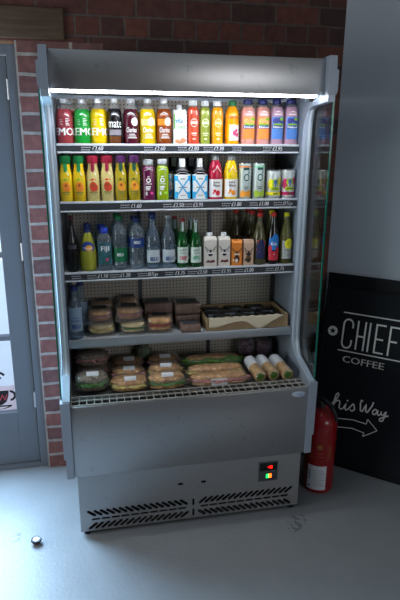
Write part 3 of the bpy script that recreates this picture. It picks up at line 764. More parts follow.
def smooth(key, col, lab, top, label):
    o, r, h = bottle(key, 'smoothie_bottle', label, 'bottle', GD, SB, juice('smoothie_' + key[-1], col, .28), p=4, clear=[(.66, .84, 2), (.60, .86, 2), (.60, .905, 2)], cap=(.66, .89), capm=NAVY)
    D().rect(-.024, .024, .13*h, .62*h, 10).wrap(r, 'label', mat('smooth_label_' + lab, lab, rough=.5), o, p=4)
    d = D(); d.disc(-.010, .53*h, .011, .012); d.disc(.006, .55*h, .012, .010); d.disc(.014, .50*h, .008); d.wrap(r, 'fruit_print', mat('smooth_fruit_' + top, top, rough=.5), o, p=4, eps=.0010)
    d = D(); d.rect(-.018, .020, .43*h, .475*h); d.disc(.014, .57*h, .008, .006); d.wrap(r, 'leaf_print', mat('print_leaf_bright', '#7fb52c', rough=.5), o, p=4, eps=.0013)
    d = D(); d.rect(-.022, .022, .365*h, .435*h); d.wrap(r, 'name_band', mat('print_navy', '#1b2c86', rough=.5), o, p=4, eps=.0015)
    D().text('Naked', 0, .375*h, .045*h, w=.036, bold=.0006).wrap(r, 'lettering', INKW, o, p=4, eps=.0021)
    d = D(); d.line([(-.014, .72*h), (0, .735*h), (.016, .715*h)], [.001, .006, .001]); d.rect(-.016, .016, .655*h, .69*h); d.wrap(r, 'painted_highlight', mat('smooth_highlight', '#e6cfd2', rough=.4), o, p=4, eps=.0004)  # shoulder highlight laid on as pale colour
smooth('smooth1', '#cf8f84', '#f08a3c', '#f5b06a', 'pink smoothie bottle with orange label and navy cap, next to the green capped juice')
smooth('smooth2', '#cc8c84', '#f08a3c', '#f5b06a', 'pink smoothie bottle with orange label, second of the navy capped smoothies from the left')
smooth('smooth3', '#a98296', '#4f82cc', '#3b3a8c', 'mauve smoothie bottle with blue label, third of the navy capped smoothies')
smooth('smooth4', '#a98296', '#4f82cc', '#3b3a8c', 'mauve smoothie bottle with blue label at the right end of the top shelf')

# --- second shelf
CB = [(.93, 0), (1, .015), (1, .50), (.97, .58), (.85, .67), (.74, .735), (.72, .78), (.74, .84)]
def carafe(key, col, capcol, tagcol, fruit, leaf, label):
    o, r, h = bottle(key, 'juice_carafe', label, 'bottle', GE, CB, juice('carafe_' + col, col, .25), p=2.6, cap=(.90, .835), capm=mat('carafe_cap_' + capcol, capcol, rough=.45))
    tg = D(); tg.rect(-.0065, .0065, .70*h, .84*h, 2); tg.disc(0, .70*h, .0065, .010)
    tg.wrap(r*.80, 'neck_tag', mat('neck_tag_' + tagcol, tagcol, rough=.5), o, eps=.0030)
    d = D(); d.disc(-.001, .335*h, .0135, .020, 24); d.disc(.009, .31*h, .009, .014); d.wrap(r, 'fruit_print', mat('fruit_' + fruit, fruit, rough=.45), o, p=2.6)
    d = D(); d.disc(-.0005, .365*h, .005, .006); d.wrap(r, 'fruit_dimple', mat('fruit_dark_' + fruit, '#a8501c' if fruit != '#2a4a34' else '#b83a50', rough=.5), o, p=2.6, eps=.0012)
    d = D(); d.line([(-.016, .465*h), (-.004, .49*h), (.012, .485*h)], [.003, .009, .003]); d.wrap(r, 'name_print', mat('leaf_' + leaf, leaf, rough=.5), o, p=2.6)
    d = D(); d.rect(-.015, .015, .20*h, .225*h, 5); d.rect(-.011, .011, .165*h, .18*h, 5); d.wrap(r, 'small_print', mat('carafe_text', '#7d7a3c', rough=.5), o, p=2.6)
    d = D(); d.line([(.003, .68*h), (.010, .60*h), (.012, .585*h)], [.001, .006, .003]); d.wrap(r*.99, 'painted_shine', mat('shine_cream', '#f4efc6', rough=.4), o, p=2.6, eps=.0012)  # glint on the shoulder painted as a cream stroke
carafe('oj1', '#ecc61e', '#14763c', '#1d8a48', '#f0892a', '#7cb82e', 'orange juice carafe with green cap, leftmost on the second shelf')
carafe('oj2', '#ecc61e', '#14763c', '#1d8a48', '#f0892a', '#7cb82e', 'orange juice carafe with green cap, next to the red capped apple juice')
carafe('ap1', '#d6c67e', '#a8203c', '#981c38', '#d8442c', '#d8482e', 'apple juice carafe with red cap, next to the green capped orange juice')
carafe('ap2', '#d6c67e', '#a8203c', '#981c38', '#d8442c', '#d8482e', 'apple juice carafe with red cap, next to the purple capped mango juice')
carafe('mg1', '#b09a1e', '#5a2860', '#164a34', '#e89a24', '#3e4a20', 'olive yellow mango juice carafe with purple cap, next to the red capped apple juice')
carafe('mg2', '#b09a1e', '#5a2860', '#164a34', '#e89a24', '#3e4a20', 'olive yellow mango juice carafe with purple cap, next to the plum coloured juice')
def cold(key, col, dot, label):
    o, r, h = bottle(key, 'cold_pressed_bottle', label, 'bottle', GE, [(.9, 0), (.99, .015), (1, .04), (1, .70), (.95, .78), (.80, .83), (.72, .845)], juice('cold_' + key, col), p=3, clear=[(.72, .845, 2), (.68, .86, 2), (.68, .89, 2)], cap=(.78, .875), capm=mat('cap_frost', '#b7bcbf', rough=.35))
    d = D(); d.ring(-.003, .50*h, .0055, .0095); d.ring(-.003, .575*h, .002, .005, 0, pi); d.text('PRESS', -.002, .40*h, .032*h, w=.024); d.rect(-.014, .004, .30*h, .325*h); d.rect(-.014, .006, .335*h, .36*h); d.rect(-.014, .003, .265*h, .285*h); d.rect(-.014, -.008, .14*h, .225*h)
    d.line([(-.018, .735*h), (0, .78*h), (.016, .74*h)], [.001, .005, .001])
    d.wrap(r, 'lettering', INKW, o, p=3)
    D().disc(.010, .19*h, .0055, .006).wrap(r, 'dot_print', mat('dot_' + key, dot, rough=.5), o, p=3)
cold('cold_purple', '#5e1740', '#e83c9c', 'plum coloured cold pressed juice bottle with white print on the second shelf')
cold('cold_green', '#8aa414', '#9ae040', 'lime green cold pressed juice bottle, left of the blue cross bottles')
BLKG = mat('black_glass', '#08090c', rough=.22, spec=.3)
XB = [(.92, 0), (1, .012), (1, .60), (.97, .66), (.86, .72), (.70, .765), (.62, .80, 3), (.60, .985, 3), (.55, 1, 3)]
SKYB = mat('print_cyan', '#2aa7dc', rough=.5)
def xbottle(key, label, loc=None):
    o, r, h = bottle(key, 'cross_label_bottle', label, 'bottle', GE, XB, BLKG, p=4.5, loc=loc)
    D().rect(-r*.93, r*.93, .03*h, .615*h, 10).wrap(r, 'label', WHITE, o, p=4.5)
    d = D(); z0, z1, a = .045*h, .59*h, r*.86
    d.line([(-a, z0), (a, z1)], .0055); d.line([(-a, z1), (a, z0)], .0055)
    for s in (-1, 1):
        d.rect(s*r*.90 - .002, s*r*.90 + .002, z0, z1, 2); d.rect(min(s*a, s*a*.62), max(s*a, s*a*.62), z0, z0 + .16*h, 2); d.rect(min(s*a, s*a*.62), max(s*a, s*a*.62), z1 - .12*h, z1, 2)
    d.wrap(r, 'cross_print', SKYB, o, p=4.5, eps=.0012)
    d = D(); d.rect(-.016, .016, .30*h, .325*h, 4); d.rect(-.009, .009, .50*h, .525*h, 3); d.rect(-.010, .010, .11*h, .125*h, 3); d.wrap(r, 'lettering', mat('print_slate', '#7b8a98', rough=.5), o, p=4.5, eps=.0018)
    d = D(); d.rect(-r*.31, r*.31, .66*h, .992*h, 4); d.wrap(r*.62, 'neck_label', WHITE, o, p=3, eps=.0012)
    D().line([(-r*.74, .605*h), (-r*.55, .64*h), (-r*.30, .665*h), (r*.30, .665*h), (r*.55, .64*h), (r*.74, .605*h)], .0014).wrap(r, 'string', WHITE, o, p=4.5, eps=.0008)
    return o
xa = xbottle('x1', 'square black bottle with blue cross label, next to the green cold pressed juice')
xb = xbottle('x2', 'square black bottle with blue cross label, next to the red fruit water')
for dx, lab in ((-.022, 'black cross label bottle in the back row, peeking out left of the front pair'), (.055, 'black cross label bottle in the back row, seen between and behind the front pair')):
    dup(xa, (T['x1'][0] + dx, T['x1'][1] + .075, 1.4294), lab)
def jwater(key, col, fruit, label):
    o, r, h = bottle(key, 'fruit_water_bottle', label, 'bottle', GE, [(.88, 0), (.97, .012), (1, .04), (1, .55), (.97, .63), (.86, .72), (.70, .80), (.58, .85), (.54, .88)], juice('jw_' + key, col, .15), cap=(.60, .875), capm=mat('cap_grey', '#8e9290', rough=.4))
    D().rect(-.036, .036, .06*h, .46*h, 12).wrap(r, 'label', WHITE, o)
    d = D().text('Juice', 0, .37*h, .055*h, w=.028, bold=.0004); d.text('Water', .001, .295*h, .055*h, w=.031, bold=.0004); d.wrap(r, 'lettering', INK, o, eps=.0012)
    d = D(); d.disc(.006, .155*h, .010, .011); d.disc(-.008, .20*h, .006, .007); d.disc(-.013, .15*h, .004); d.wrap(r, 'fruit_print', mat('jwf_' + key, fruit, rough=.5), o, eps=.0012)
    d = D(); d.line([(-.014, .62*h), (-.002, .70*h), (.001, .76*h), (.006, .70*h), (.018, .62*h)], [.004, .003, .005, .003, .003]); d.wrap(r*.90, 'painted_shine', mat('shine_pale', '#f2dcd8', rough=.4), o, eps=.0040)  # glass highlights drawn as pale strokes
jwater('jw_red', '#b01f3c', '#d8283c', 'red fruit water bottle with white label on the second shelf')
jwater('jw_yel', '#e4c40e', '#f09420', 'yellow fruit water bottle with white label, left of the tall cans')
ALU = mat('aluminium', '#c4c8ca', rough=.25, metal=.85)
def can(key, name, label, basecol):
    x, y, z, r, h = T[key]
    o = thing(name, label, 'can', (x, y, z + .0004), GE)
    G().lathe([(r*.78, 0), (r*.95, .006), (r, .013), (r, h - .013), (r*.90, h - .004)], n=30).obj('body', basecol, o)
    G().lathe([(r*.90, h - .0042), (r*.91, h - .0005), (r*.86, h), (r*.80, h - .002)], n=30).obj('lid', ALU, o)
    return o, r, h
SILV = mat('can_silver', '#b9c6c2', rough=.3, metal=.35)
def tall(key, top, ground, label):
    o, r, h = can(key, 'tall_can', label, SILV)
    D().rect(-r*1.5, r*1.5, h - .020, h - .013, 14).wrap(r, 'top_band', mat('can_top_' + top, top, rough=.4), o)
    d = D(); d.ring(.001, .60*h, .0085, .0125, sy=1.25); d.line([(.008, .70*h), (.014, .78*h)], .004); d.rect(-.012, .014, .80*h, .87*h, 4); d.wrap(r, 'emblem', mat('can_teal', '#17514c', rough=.5), o)
    d = D(); d.disc(-.015, .15*h, .012, .015); d.disc(.014, .16*h, .013, .014); d.disc(0, .15*h, .010, .010); d.wrap(r, 'fruit_print', mat('can_fruit_' + ground, ground, rough=.5), o)
    d = D(); d.rect(-.012, .012, .33*h, .35*h, 4); d.rect(-.009, .010, .28*h, .30*h, 4); d.wrap(r, 'lettering', mat('can_grey_ink', '#54605e', rough=.5), o)
tall('can1', '#f0925a', '#f5a030', 'tall silver can with orange top band on the second shelf')
tall('can2', '#7ecb98', '#a4c43a', 'tall silver can with green top band on the second shelf')
def short(key, c1, c2, label):
    o, r, h = can(key, 'short_can', label, mat('can_light', '#c3c9c6', rough=.3, metal=.35))
    d = D(); d.rect(-r*1.5, r*1.5, .03*h + .012, .24*h, 14); d.disc(-.022, .52*h, .013, .022); d.disc(.024, .62*h, .010, .016); d.wrap(r, 'colour_panel', mat('can_' + c2, c2, rough=.4), o)
    d = D(); d.ring(0, .56*h, .010, .0165, -pi*.25, pi*1.25, sy=1.1); d.rect(-.019, .019, .30*h, .42*h, 6); d.wrap(r, 'arch_print', mat('can_' + c1, c1, rough=.4), o, eps=.0010)
    d = D(); d.disc(0, .60*h, .008, .010); d.rect(-.003, .003, .42*h, .56*h, 2); d.wrap(r, 'tree_print', mat('can_blue', '#46648e', rough=.5), o, eps=.0012)
    d = D(); d.rect(-.014, .014, .34*h, .37*h, 4); d.rect(-.010, .012, .12*h + .005, .16*h + .005, 4); d.wrap(r, 'lettering', mat('ink_dark_green', '#47521a', rough=.5), o, eps=.0014)
short('can3', '#a8c414', '#e4d81c', 'short yellow and lime green can, left of the pink one on the second shelf')
short('can4', '#a8c414', '#c2185c', 'short magenta and lime green can at the right end of the second shelf')

# --- third shelf
def glass(name, tint, rough=.03, ior=1.33): return mat(name, tint, rough=rough, trans=.92, ior=ior)
WATER = film_mat('water_clear', tint='#dde8ef', ior=1.55, rough=.07, haze=.10, hcol='#c9d6de')
SLIM = [(.85, 0), (.98, .012), (1, .03), (1, .48), (.94, .56), (.74, .66), (.52, .75), (.42, .82), (.40, .93)]
o, r, h = bottle('cola_left', 'cola_bottle', 'dark cola bottle standing in the shade, leftmost on the third shelf', 'bottle', GF, SLIM, mat('cola_glass', '#0d0a0c', rough=.15, coat=.3), cap=(.46, .93), capm=mat('cap_red_shaded', '#5a1c22', rough=.5))  # cap and label colours dulled to imitate the shade here
D().rect(-.02, .02, .42*h, .50*h, 8).wrap(r*.99, 'label', mat('cola_label_shaded', '#3a3440', rough=.5), o, eps=.0012)
o, r, h = bottle('orangina', 'citrus_drink_bottle', 'bulb shaped pale yellow citrus drink bottle with blue cap on the third shelf', 'bottle', GF,
    [(.80, 0), (.93, .02), (1, .08), (1, .30), (.96, .40), (.85, .52), (.68, .64), (.48, .75), (.36, .83), (.34, .90)], mat('citrus', '#b3b23a', rough=.2, trans=.25, ior=1.34, coat=.4, bump=.25, bump_scale=260.), cap=(.40, .885), capm=mat('cap_blue_deep', '#20306c', rough=.4))
d = D(); d.disc(0, .505*h, .028, .026, 26); d.wrap(r*.86, 'label', mat('label_royal', '#26489c', rough=.45), o, eps=.0022)
d = D(); d.disc(.004, .50*h, .015, .013); d.wrap(r*.86, 'fruit_print', mat('fruit_amber', '#f0a83c', rough=.5), o, eps=.0028); D().text('Orangina', 0, .475*h, .05*h, w=.036).wrap(r*.86, 'lettering', INKW, o, eps=.0034)
G().lathe([(r*.40, .79*h), (r*.365, .885*h)], n=20).obj('neck_foil', mat('foil_blue', '#2f4384', rough=.4), o)
FJ = [(.88, 0), (.99, .012), (1, .03), (1, .66), (.95, .74), (.76, .82), (.54, .86), (.50, .88)]
BLUEC = mat('cap_royal', '#2846c0', rough=.35)
def fiji(label, loc=None):
    o, r, h = bottle('fiji', 'water_bottle', label, 'bottle', GF, FJ, WATER, p=4, cap=(.56, .855), capm=BLUEC, loc=loc)
    D().rect(-.027, .027, .16*h, .66*h, 10).wrap(r, 'label', mat('label_lagoon', '#3d6e86', rough=.35, noise_amt=.4, noise_scale=60., col2='#24503c'), o, p=4)
    D().text('FIJI', .001, .475*h, .11*h, w=.030, bold=.0006).wrap(r, 'lettering', INKW, o, p=4, eps=.0014)
    d = D(); d.disc(.010, .28*h, .005); d.disc(.006, .25*h, .004); d.wrap(r, 'flower_print', mat('print_hibiscus', '#c83c6e', rough=.5), o, p=4, eps=.0014)
    return o
f1 = fiji('square water bottle with bright blue cap and tropical label on the third shelf')
dup(f1, (T['fiji'][0] - .010, T['fiji'][1] + .085, 1.1344), 'blue capped water bottle in the back row, behind the tropical label bottle')
PETB = [(.84, 0), (.96, .012), (1, .03), (1, .17), (.93, .19), (1, .22), (1, .42), (.95, .45), (1, .49), (1, .66), (.95, .74), (.78, .82), (.52, .88), (.40, .905), (.38, .94)]
def belu(key, capm, labm, label, z0, z1, loc=None, txt='BELU'):
    o, r, h = bottle(key, 'mineral_water_bottle', label, 'bottle', GF, PETB, WATER, cap=(.46, .925), capm=capm, loc=loc)
    D().rect(-r*1.5, r*1.5, z0*h, z1*h, 14).wrap(r, 'label', labm, o)
    D().text(txt, 0, (z0 + (z1-z0)*.42)*h, .058*h, w=.026, bold=.0005).wrap(r, 'lettering', INKW, o, eps=.0012)
    return o
CAPG = mat('cap_emerald', '#0f7a4c', rough=.4)
bg_ = belu('belu_g', CAPG, mat('label_emerald', '#116a46', rough=.45), 'large water bottle with green cap and green label on the third shelf', .16, .42)
dup(bg_, (T['belu_g'][0] - .006, T['belu_g'][1] + .08, 1.1344), 'green capped water bottle in the back row, behind the green label bottle')
bb_ = belu('belu_b', mat('cap_ink_blue', '#1f3170', rough=.4), mat('label_ink_blue', '#1c3a78', rough=.45), 'sparkling water bottle with dark blue cap and blue label on the third shelf', .44, .62)
dup(bb_, (T['belu_b'][0] - .004, T['belu_b'][1] + .08, 1.1344), 'blue capped water bottle in the back row, behind the blue label bottle')
GLB = [(.88, 0), (.98, .012), (1, .03), (1, .50), (.94, .58), (.74, .67), (.54, .74), (.44, .80), (.40, .92)]
def gbottle(key, capm, label, loc=None):
    o, r, h = bottle(key, 'glass_water_bottle', label, 'bottle', GF, GLB, film_mat('water_glass', tint='#d3e0ec', ior=1.6, rough=.05, haze=.10, hcol='#b7c9da'), cap=(.48, .92), capm=capm, loc=loc)
    D().rect(-.034, .034, .12*h, .36*h, 12).wrap(r, 'label', mat('label_frost', '#c2cbd0', rough=.5), o)
    D().text('BELU', .002, .155*h, .072*h, w=.034, bold=.0008).wrap(r, 'lettering', mat('print_belu', '#1c3f86', rough=.5), o, eps=.0012)
    return o
gb = gbottle('glass1', mat('cap_ink_blue', '#1f3170'), 'clear glass water bottle with dark blue cap and pale label on the third shelf')
gbottle('glass2', mat('cap_silver', '#8f979e', rough=.3, metal=.6), 'clear glass water bottle with silver cap, left of the green bottles')
dup(gb, (T['glass1'][0] + .006, T['glass1'][1] + .08, 1.1344), 'blue capped glass bottle in the back row, behind the silver capped one')
GREENG = mat('green_glass', '#0c5a22', rough=.1, trans=.35, ior=1.4, coat=.4)
CI = [(.88, 0), (.98, .012), (1, .03), (1, .46), (.95, .54), (.78, .62), (.56, .70), (.42, .78), (.38, .86), (.36, .95)]
def cider(key, txt, inkm, capm, label, loc=None):
    o, r, h = bottle(key, 'green_soda_bottle', label, 'bottle', GF, CI, GREENG, cap=(.42, .94), capm=capm, loc=loc)
    D().rect(-.028, .028, .10*h, .43*h, 12).wrap(r, 'label', mat('label_mint', '#cfdcd2', rough=.55), o)
    D().text(txt, 0, .17*h, .075*h, w=.032, bold=.0006).wrap(r, 'lettering', inkm, o, eps=.0012)
    d = D(); d.text('JAMES', 0, .35*h, .035*h, w=.030); d.text('WHITE', 0, .29*h, .03*h, w=.026); d.wrap(r, 'maker_lettering', mat('print_forest', '#2f5f4a', rough=.5), o, eps=.0012)
    d = D(); d.rect(-.0035, .0035, .64*h, .94*h, 2); d.wrap(r*.42, 'neck_stripe', mat('foil_white', '#c7d0d2', rough=.4), o, eps=.0018)
    return o
c1 = cider('cider1', 'CRISP', mat('print_rose', '#d8345c', rough=.5), mat('cap_crimson', '#9c2030', rough=.4), 'green glass bottle with pink lettering and red cap on the third shelf')
c2 = cider('cider2', 'APPLE', mat('print_mint', '#1f9a68', rough=.5), mat('cap_foil', '#a9b0b4', rough=.35, metal=.4), 'green glass bottle with green lettering and silver neck on the third shelf')
dup(c1, (T['cider1'][0] - .022, T['cider1'][1] + .075, 1.1344), 'red capped green bottle in the back row, left of the pink lettered bottle')
dup(c2, (T['cider2'][0] - .008, T['cider2'][1] + .075, 1.1344), 'silver necked green bottle in the back row, behind the green lettered bottle')
# milkshake cartons
CREAM = mat('carton_cream', '#d9d3c8', rough=.5)
def shake(key, facem, topf, capr, kind, label, loc=None):
    o, a, hb = carton(key, 'milk_drink_carton', label, GF, facem, topf, capr, CAPW, loc=loc)
    y = -a*.9 - .0006
    d = D(); q = a*.92
    d.poly([(-q, .66*hb), (-q*.35, .46*hb), (0, .60*hb), (q*.35, .46*hb), (q, .66*hb), (q*.6, .50*hb), (q*.25, .36*hb), (-q*.25, .36*hb), (-q*.6, .50*hb)])
    d.line([(-q, .70*hb), (-q*.5, .58*hb), (0, .54*hb)], .003); d.line([(q, .70*hb), (q*.5, .58*hb), (0, .54*hb)], .003)
    d.flat(y, 'cow_print', INK, o)
    if kind == 'w':
        d = D(); d.rect(-q*.7, q*.7, .44*hb, .49*hb, 2); d.flat(y - .0006, 'lettering', WHITE, o)
        d = D(); d.disc(-q*.4, .19*hb, .006, .005); d.disc(q*.15, .17*hb, .007, .006); d.disc(q*.55, .20*hb, .005, .005); d.rect(-q*.8, q*.8, .14*hb, .17*hb, 2); d.flat(y, 'fruit_print', mat('print_maroon', '#6e2430', rough=.5), o)
    else:
        d = D(); d.disc(0, .25*hb, q*.60, .15*hb); d.flat(y, 'fruit_print', mat('print_brown_' + kind, '#3a1c14' if kind == 'o' else '#6a4a22', rough=.5), o)
        d = D(); d.disc(-q*.05, .20*hb, q*.34, .08*hb); d.disc(-q*.7, .22*hb, q*.18, .05*hb); d.rect(-q*.6, q*.6, .42*hb, .48*hb, 2); d.flat(y - .0006, 'face_print', mat('print_face_' + kind, '#e8d6c4' if kind == 'o' else '#2a1c12', rough=.5), o)
    return o
shake('milk1', CREAM, .88, .44, 'w', 'white milk drink carton with cow print, next to the green bottles')
shake('milk2', CREAM, .88, .44, 'w', 'white milk drink carton with cow print, next to the orange carton')
m3 = shake('milk3', mat('carton_orange', '#e0822a', rough=.5), 1., 0, 'o', 'small orange milk drink carton on the third shelf')
m4 = shake('milk4', mat('carton_beige', '#c9a98f', rough=.5), 1., 0, 'b', 'small beige milk drink carton, left of the ginger drink')
SHADED = mat('carton_shaded', '#3a2a22', rough=.55)  # back-row shade put into the carton colour
for i, (dx, dy, lab) in enumerate(((-.063, .075, 'plain brown carton in the back row, left one of three behind the milk cartons'), (-.006, .075, 'plain brown carton in the back row, middle one of three behind the milk cartons'), (.050, .075, 'plain brown carton in the back row, right one of three behind the milk cartons'))):
    carton('milk3', 'milk_drink_carton', lab, GF, SHADED, 1., 0, CAPW, loc=(T['milk3'][0] + dx, T['milk3'][1] + dy, 1.134))
GINL = [(.88, 0), (.98, .012), (1, .03), (1, .42), (.95, .52), (.78, .64), (.58, .75), (.44, .83), (.38, .93)]
REDC = mat('cap_scarlet', '#d02c20', rough=.4)
GING = film_mat('ginger_drink', tint='#b7b08c', ior=1.5, rough=.06, haze=.22, hcol='#8d8860')
o, r, h = bottle('ginger', 'ginger_drink_bottle', 'pale ginger drink bottle with red cap and navy print, right of the cartons', 'bottle', GF, GINL, GING, cap=(.44, .925), capm=REDC)
gin = o
d = D(); d.disc(.002, .36*h, .021, .030, 24); d.rect(-.020, .022, .12*h, .32*h, 6); d.wrap(r, 'label', mat('label_midnight', '#232a58', rough=.5), o)
d = D(); d.line([(-.022, .46*h), (-.010, .49*h), (-.014, .42*h)], [.002, .006, .002]); d.line([(.010, .50*h), (.022, .44*h), (.018, .36*h)], [.002, .006, .002]); d.line([(-.022, .30*h), (-.006, .26*h), (.014, .30*h)], [.002, .004, .002]); d.wrap(r, 'orange_print', mat('print_rust', '#c85a2c', rough=.5), o, eps=.0012)
for i, (dx, dy, lab) in enumerate(((-.012, .082, 'red capped ginger bottle in the second row, just behind the front one'), (-.075, .135, 'red capped ginger bottle in the second row, behind the beige carton'), (.048, .150, 'red capped ginger bottle in the third row, partly behind the cola'), (-.014, .150, 'red capped ginger bottle in the third row, right behind two others'))):
    dup(gin, (T['ginger'][0] + dx, T['ginger'][1] + dy, 1.1344), lab)
o, r, h = bottle('cola', 'cola_bottle', 'dark cola bottle with red cap and blue and red label on the third shelf', 'bottle', GF, GINL, mat('cola_dark', '#0e0a0a', rough=.1, coat=.4), cap=(.44, .925), capm=REDC)
d = D(); d.rect(-.026, .026, .28*h, .52*h, 10); d.disc(.004, .52*h, .016, .018); d.wrap(r, 'label', mat('label_azure', '#2278c8', rough=.45), o)
d = D(); d.rect(-.026, .026, .08*h, .26*h, 10); d.disc(-.020, .30*h, .009, .018); d.disc(.016, .30*h, .011, .010); d.wrap(r, 'red_label', mat('label_scarlet', '#c8283c', rough=.45), o, eps=.0012)
d = D().text('Cola', -.002, .38*h, .06*h, w=.026, bold=.0006); d.line([(-.02, .17*h), (0, .20*h), (.018, .16*h)], [.001, .005, .001]); d.wrap(r, 'lettering', INKW, o, eps=.0018)
YELC = mat('cap_yellow', '#e6de1a', rough=.4)
o, r, h = bottle('lemon', 'lemon_drink_bottle', 'yellow capped lemon drink bottle with yellow disc at the right end of third shelf', 'bottle', GF, GINL, film_mat('lemon_drink', tint='#b9b888', ior=1.5, rough=.06, haze=.25, hcol='#92924e'), cap=(.44, .925), capm=YELC)
lem = o
D().rect(-.025, .025, .10*h, .46*h, 10).wrap(r, 'label', mat('label_charcoal', '#4a4c50', rough=.55, noise_amt=.9, noise_scale=260., col2='#c9ccc8'), o)
d = D(); d.disc(.006, .40*h, .019, .0235, 26); d.wrap(r, 'lemon_disc', YELC, o, eps=.0012); d = D(); d.ring(.006, .40*h, .006, .008); d.wrap(r, 'disc_print', mat('print_olive', '#a8a00c', rough=.5), o, eps=.0018)
dup(lem, (T['lemon'][0] - .042, T['lemon'][1] + .085, 1.1344), 'yellow capped lemon bottle in the second row, behind the cola')
# --- water bottle standing on the sandwich shelf
T['water_back'] = T['water4']
def wat(label, loc=None):
    o, r, h = bottle('water4', 'glass_water_bottle', label, 'bottle', 'water bottles on the sandwich shelf', GLB, film_mat('water_glass', tint='#d3e0ec', ior=1.6, rough=.05, haze=.10, hcol='#b7c9da'), cap=(.46, .92), capm=mat('cap_ink_blue', '#1f3170'), loc=loc)
    D().rect(-.034, .034, .16*h, .62*h, 12).wrap(r, 'label', mat('label_blue_grey', '#7f93a6', rough=.5), o)
    d = D(); d.text('BELU', .002, .22*h, .075*h, w=.034, bold=.0008); d.rect(-.02, .02, .36*h, .375*h, 5); d.rect(-.02, .015, .42*h, .43*h, 5); d.wrap(r, 'lettering', mat('print_belu', '#1c3f86'), o, eps=.0012)
    return o
w0 = wat('glass water bottle standing left of the sandwiches on the fourth shelf')
dup(w0, (T['water4'][0] + .024, T['water4'][1] + .08, .8334), 'second glass water bottle on the fourth shelf, behind the front one')

# ------------------------------------------------------------------ sandwiches, trays and bags
BREAD = mat('bread_crust', '#dfac6a', rough=.7, noise_amt=.5, noise_scale=45., col2='#94602e', bump=.4, bump_scale=120.)
SEED = mat('seeded_crust', '#c6945c', rough=.75, noise_amt=.6, noise_scale=140., col2='#704526', bump=.6, bump_scale=160.)
CRUMB = mat('bread_crumb', '#e0c795', rough=.8, bump=.3, bump_scale=150., noise_amt=.2, noise_scale=90.)
GRAIN = mat('dark_rye', '#988670', rough=.8, noise_amt=.6, noise_scale=110., col2='#3f3328', bump=.5, bump_scale=140.)
LEAF = mat('lettuce', '#5f8a3a', rough=.5, noise_amt=.4, noise_scale=60., col2='#2f5a20')
HAM = mat('ham_pink', '#c98a84', rough=.5, noise_amt=.3, noise_scale=70.)
EGG = mat('egg_mayo', '#e4cf7a', rough=.5, noise_amt=.3, noise_scale=80.)
TOM = mat('tomato_red', '#b8382a', rough=.4, noise_amt=.3, noise_scale=70.)
CLING = film_mat('cling_film', ior=1.6, rough=.10, haze=.05, crinkle=.9, cscale=55.); CLAM = film_mat('clam_shell', ior=1.55, rough=.08, haze=.04, crinkle=.5, cscale=40.)
STICK = mat('sticker_white', '#dfe1e6', rough=.5); STICKB = mat('sticker_black', '#1b1c20', rough=.45)
GP, GR = 'packed sandwiches on the fourth shelf', 'wrapped rolls on the bottom deck'
def pack(x, y, z, w, dd, h, label, crust, fill, rz=0., sticker=STICKB, seed=1):
    o = thing('sandwich_pack', label, 'sandwich', (x, y, z + .0004), GP, rz)
    G().blob((0, 0, h*.26), (w*.42, dd*.42, h*.17), amp=.08, seed=seed).obj('bread_slice', crust, o)
    G().blob((0, -dd*.02, h*.44), (w*.425, dd*.425, h*.08), amp=.5, fr=8, seed=seed + 3).obj('filling', fill, o)
    G().blob((0, 0, h*.66), (w*.42, dd*.42, h*.24), amp=.10, seed=seed + 5).obj('bread_slice', crust, o)
    g = G(); g.lathe([(.5, 0, 5), (.5, .03*h/.05, 5)], n=40, p=5, M=Matrix.Diagonal((w, dd, 1, 1)) @ Matrix.Diagonal((1, 1, .12, 1))); g.obj('tray', CLAM, o)
    g = G(); g.lathe([(.492, .0044, 5), (.49, h*.45, 5), (.47, h*.80, 5), (.43, h*.98, 4), (.30, h, 4)], n=40, M=Matrix.Diagonal((w, dd, 1, 1))); g.obj('lid', CLAM, o)
    g = G(); g.box(-w*.27, w*.27, -dd*.18, dd*.24, h*1.004, h*1.004 + .0006); g.obj('sticker', sticker, o, smooth=False)
    return o
z4 = .833
pack(-.368, .325, z4, .128, .110, .056, 'sandwich pack with pale filling, bottom of the left front stack on the fourth shelf', CRUMB, EGG, seed=1)
pack(-.373, .325, z4 + .0572, .120, .108, .064, 'seeded roll pack on top of the left front stack on the fourth shelf', SEED, HAM, seed=2)
pack(-.362, .440, z4, .120, .095, .060, 'sandwich pack at the bottom of the left back stack on the fourth shelf', SEED, HAM, seed=3)
pack(-.358, .440, z4 + .061, .116, .095, .062, 'seeded roll pack on top of the left back stack on the fourth shelf', SEED, EGG, seed=4)
pack(-.226, .318, z4, .128, .108, .058, 'bread roll pack with green salad, bottom of the second front stack', CRUMB, LEAF, rz=-.06, seed=5)
pack(-.243, .322, z4 + .0592, .128, .108, .066, 'ham roll pack on top of the second front stack on the fourth shelf', SEED, HAM, seed=6)
pack(-.240, .440, z4, .112, .095, .066, 'sandwich pack at the bottom of the second back stack on the fourth shelf', SEED, EGG, seed=7)
pack(-.236, .440, z4 + .067, .108, .095, .068, 'brown roll pack on top of the second back stack, highest on the fourth shelf', SEED, HAM, seed=8)
pack(-.103, .310, z4, .124, .108, .076, 'single domed roll pack with tomato filling in the middle of the fourth shelf', BREAD, TOM, rz=-.08, seed=9)
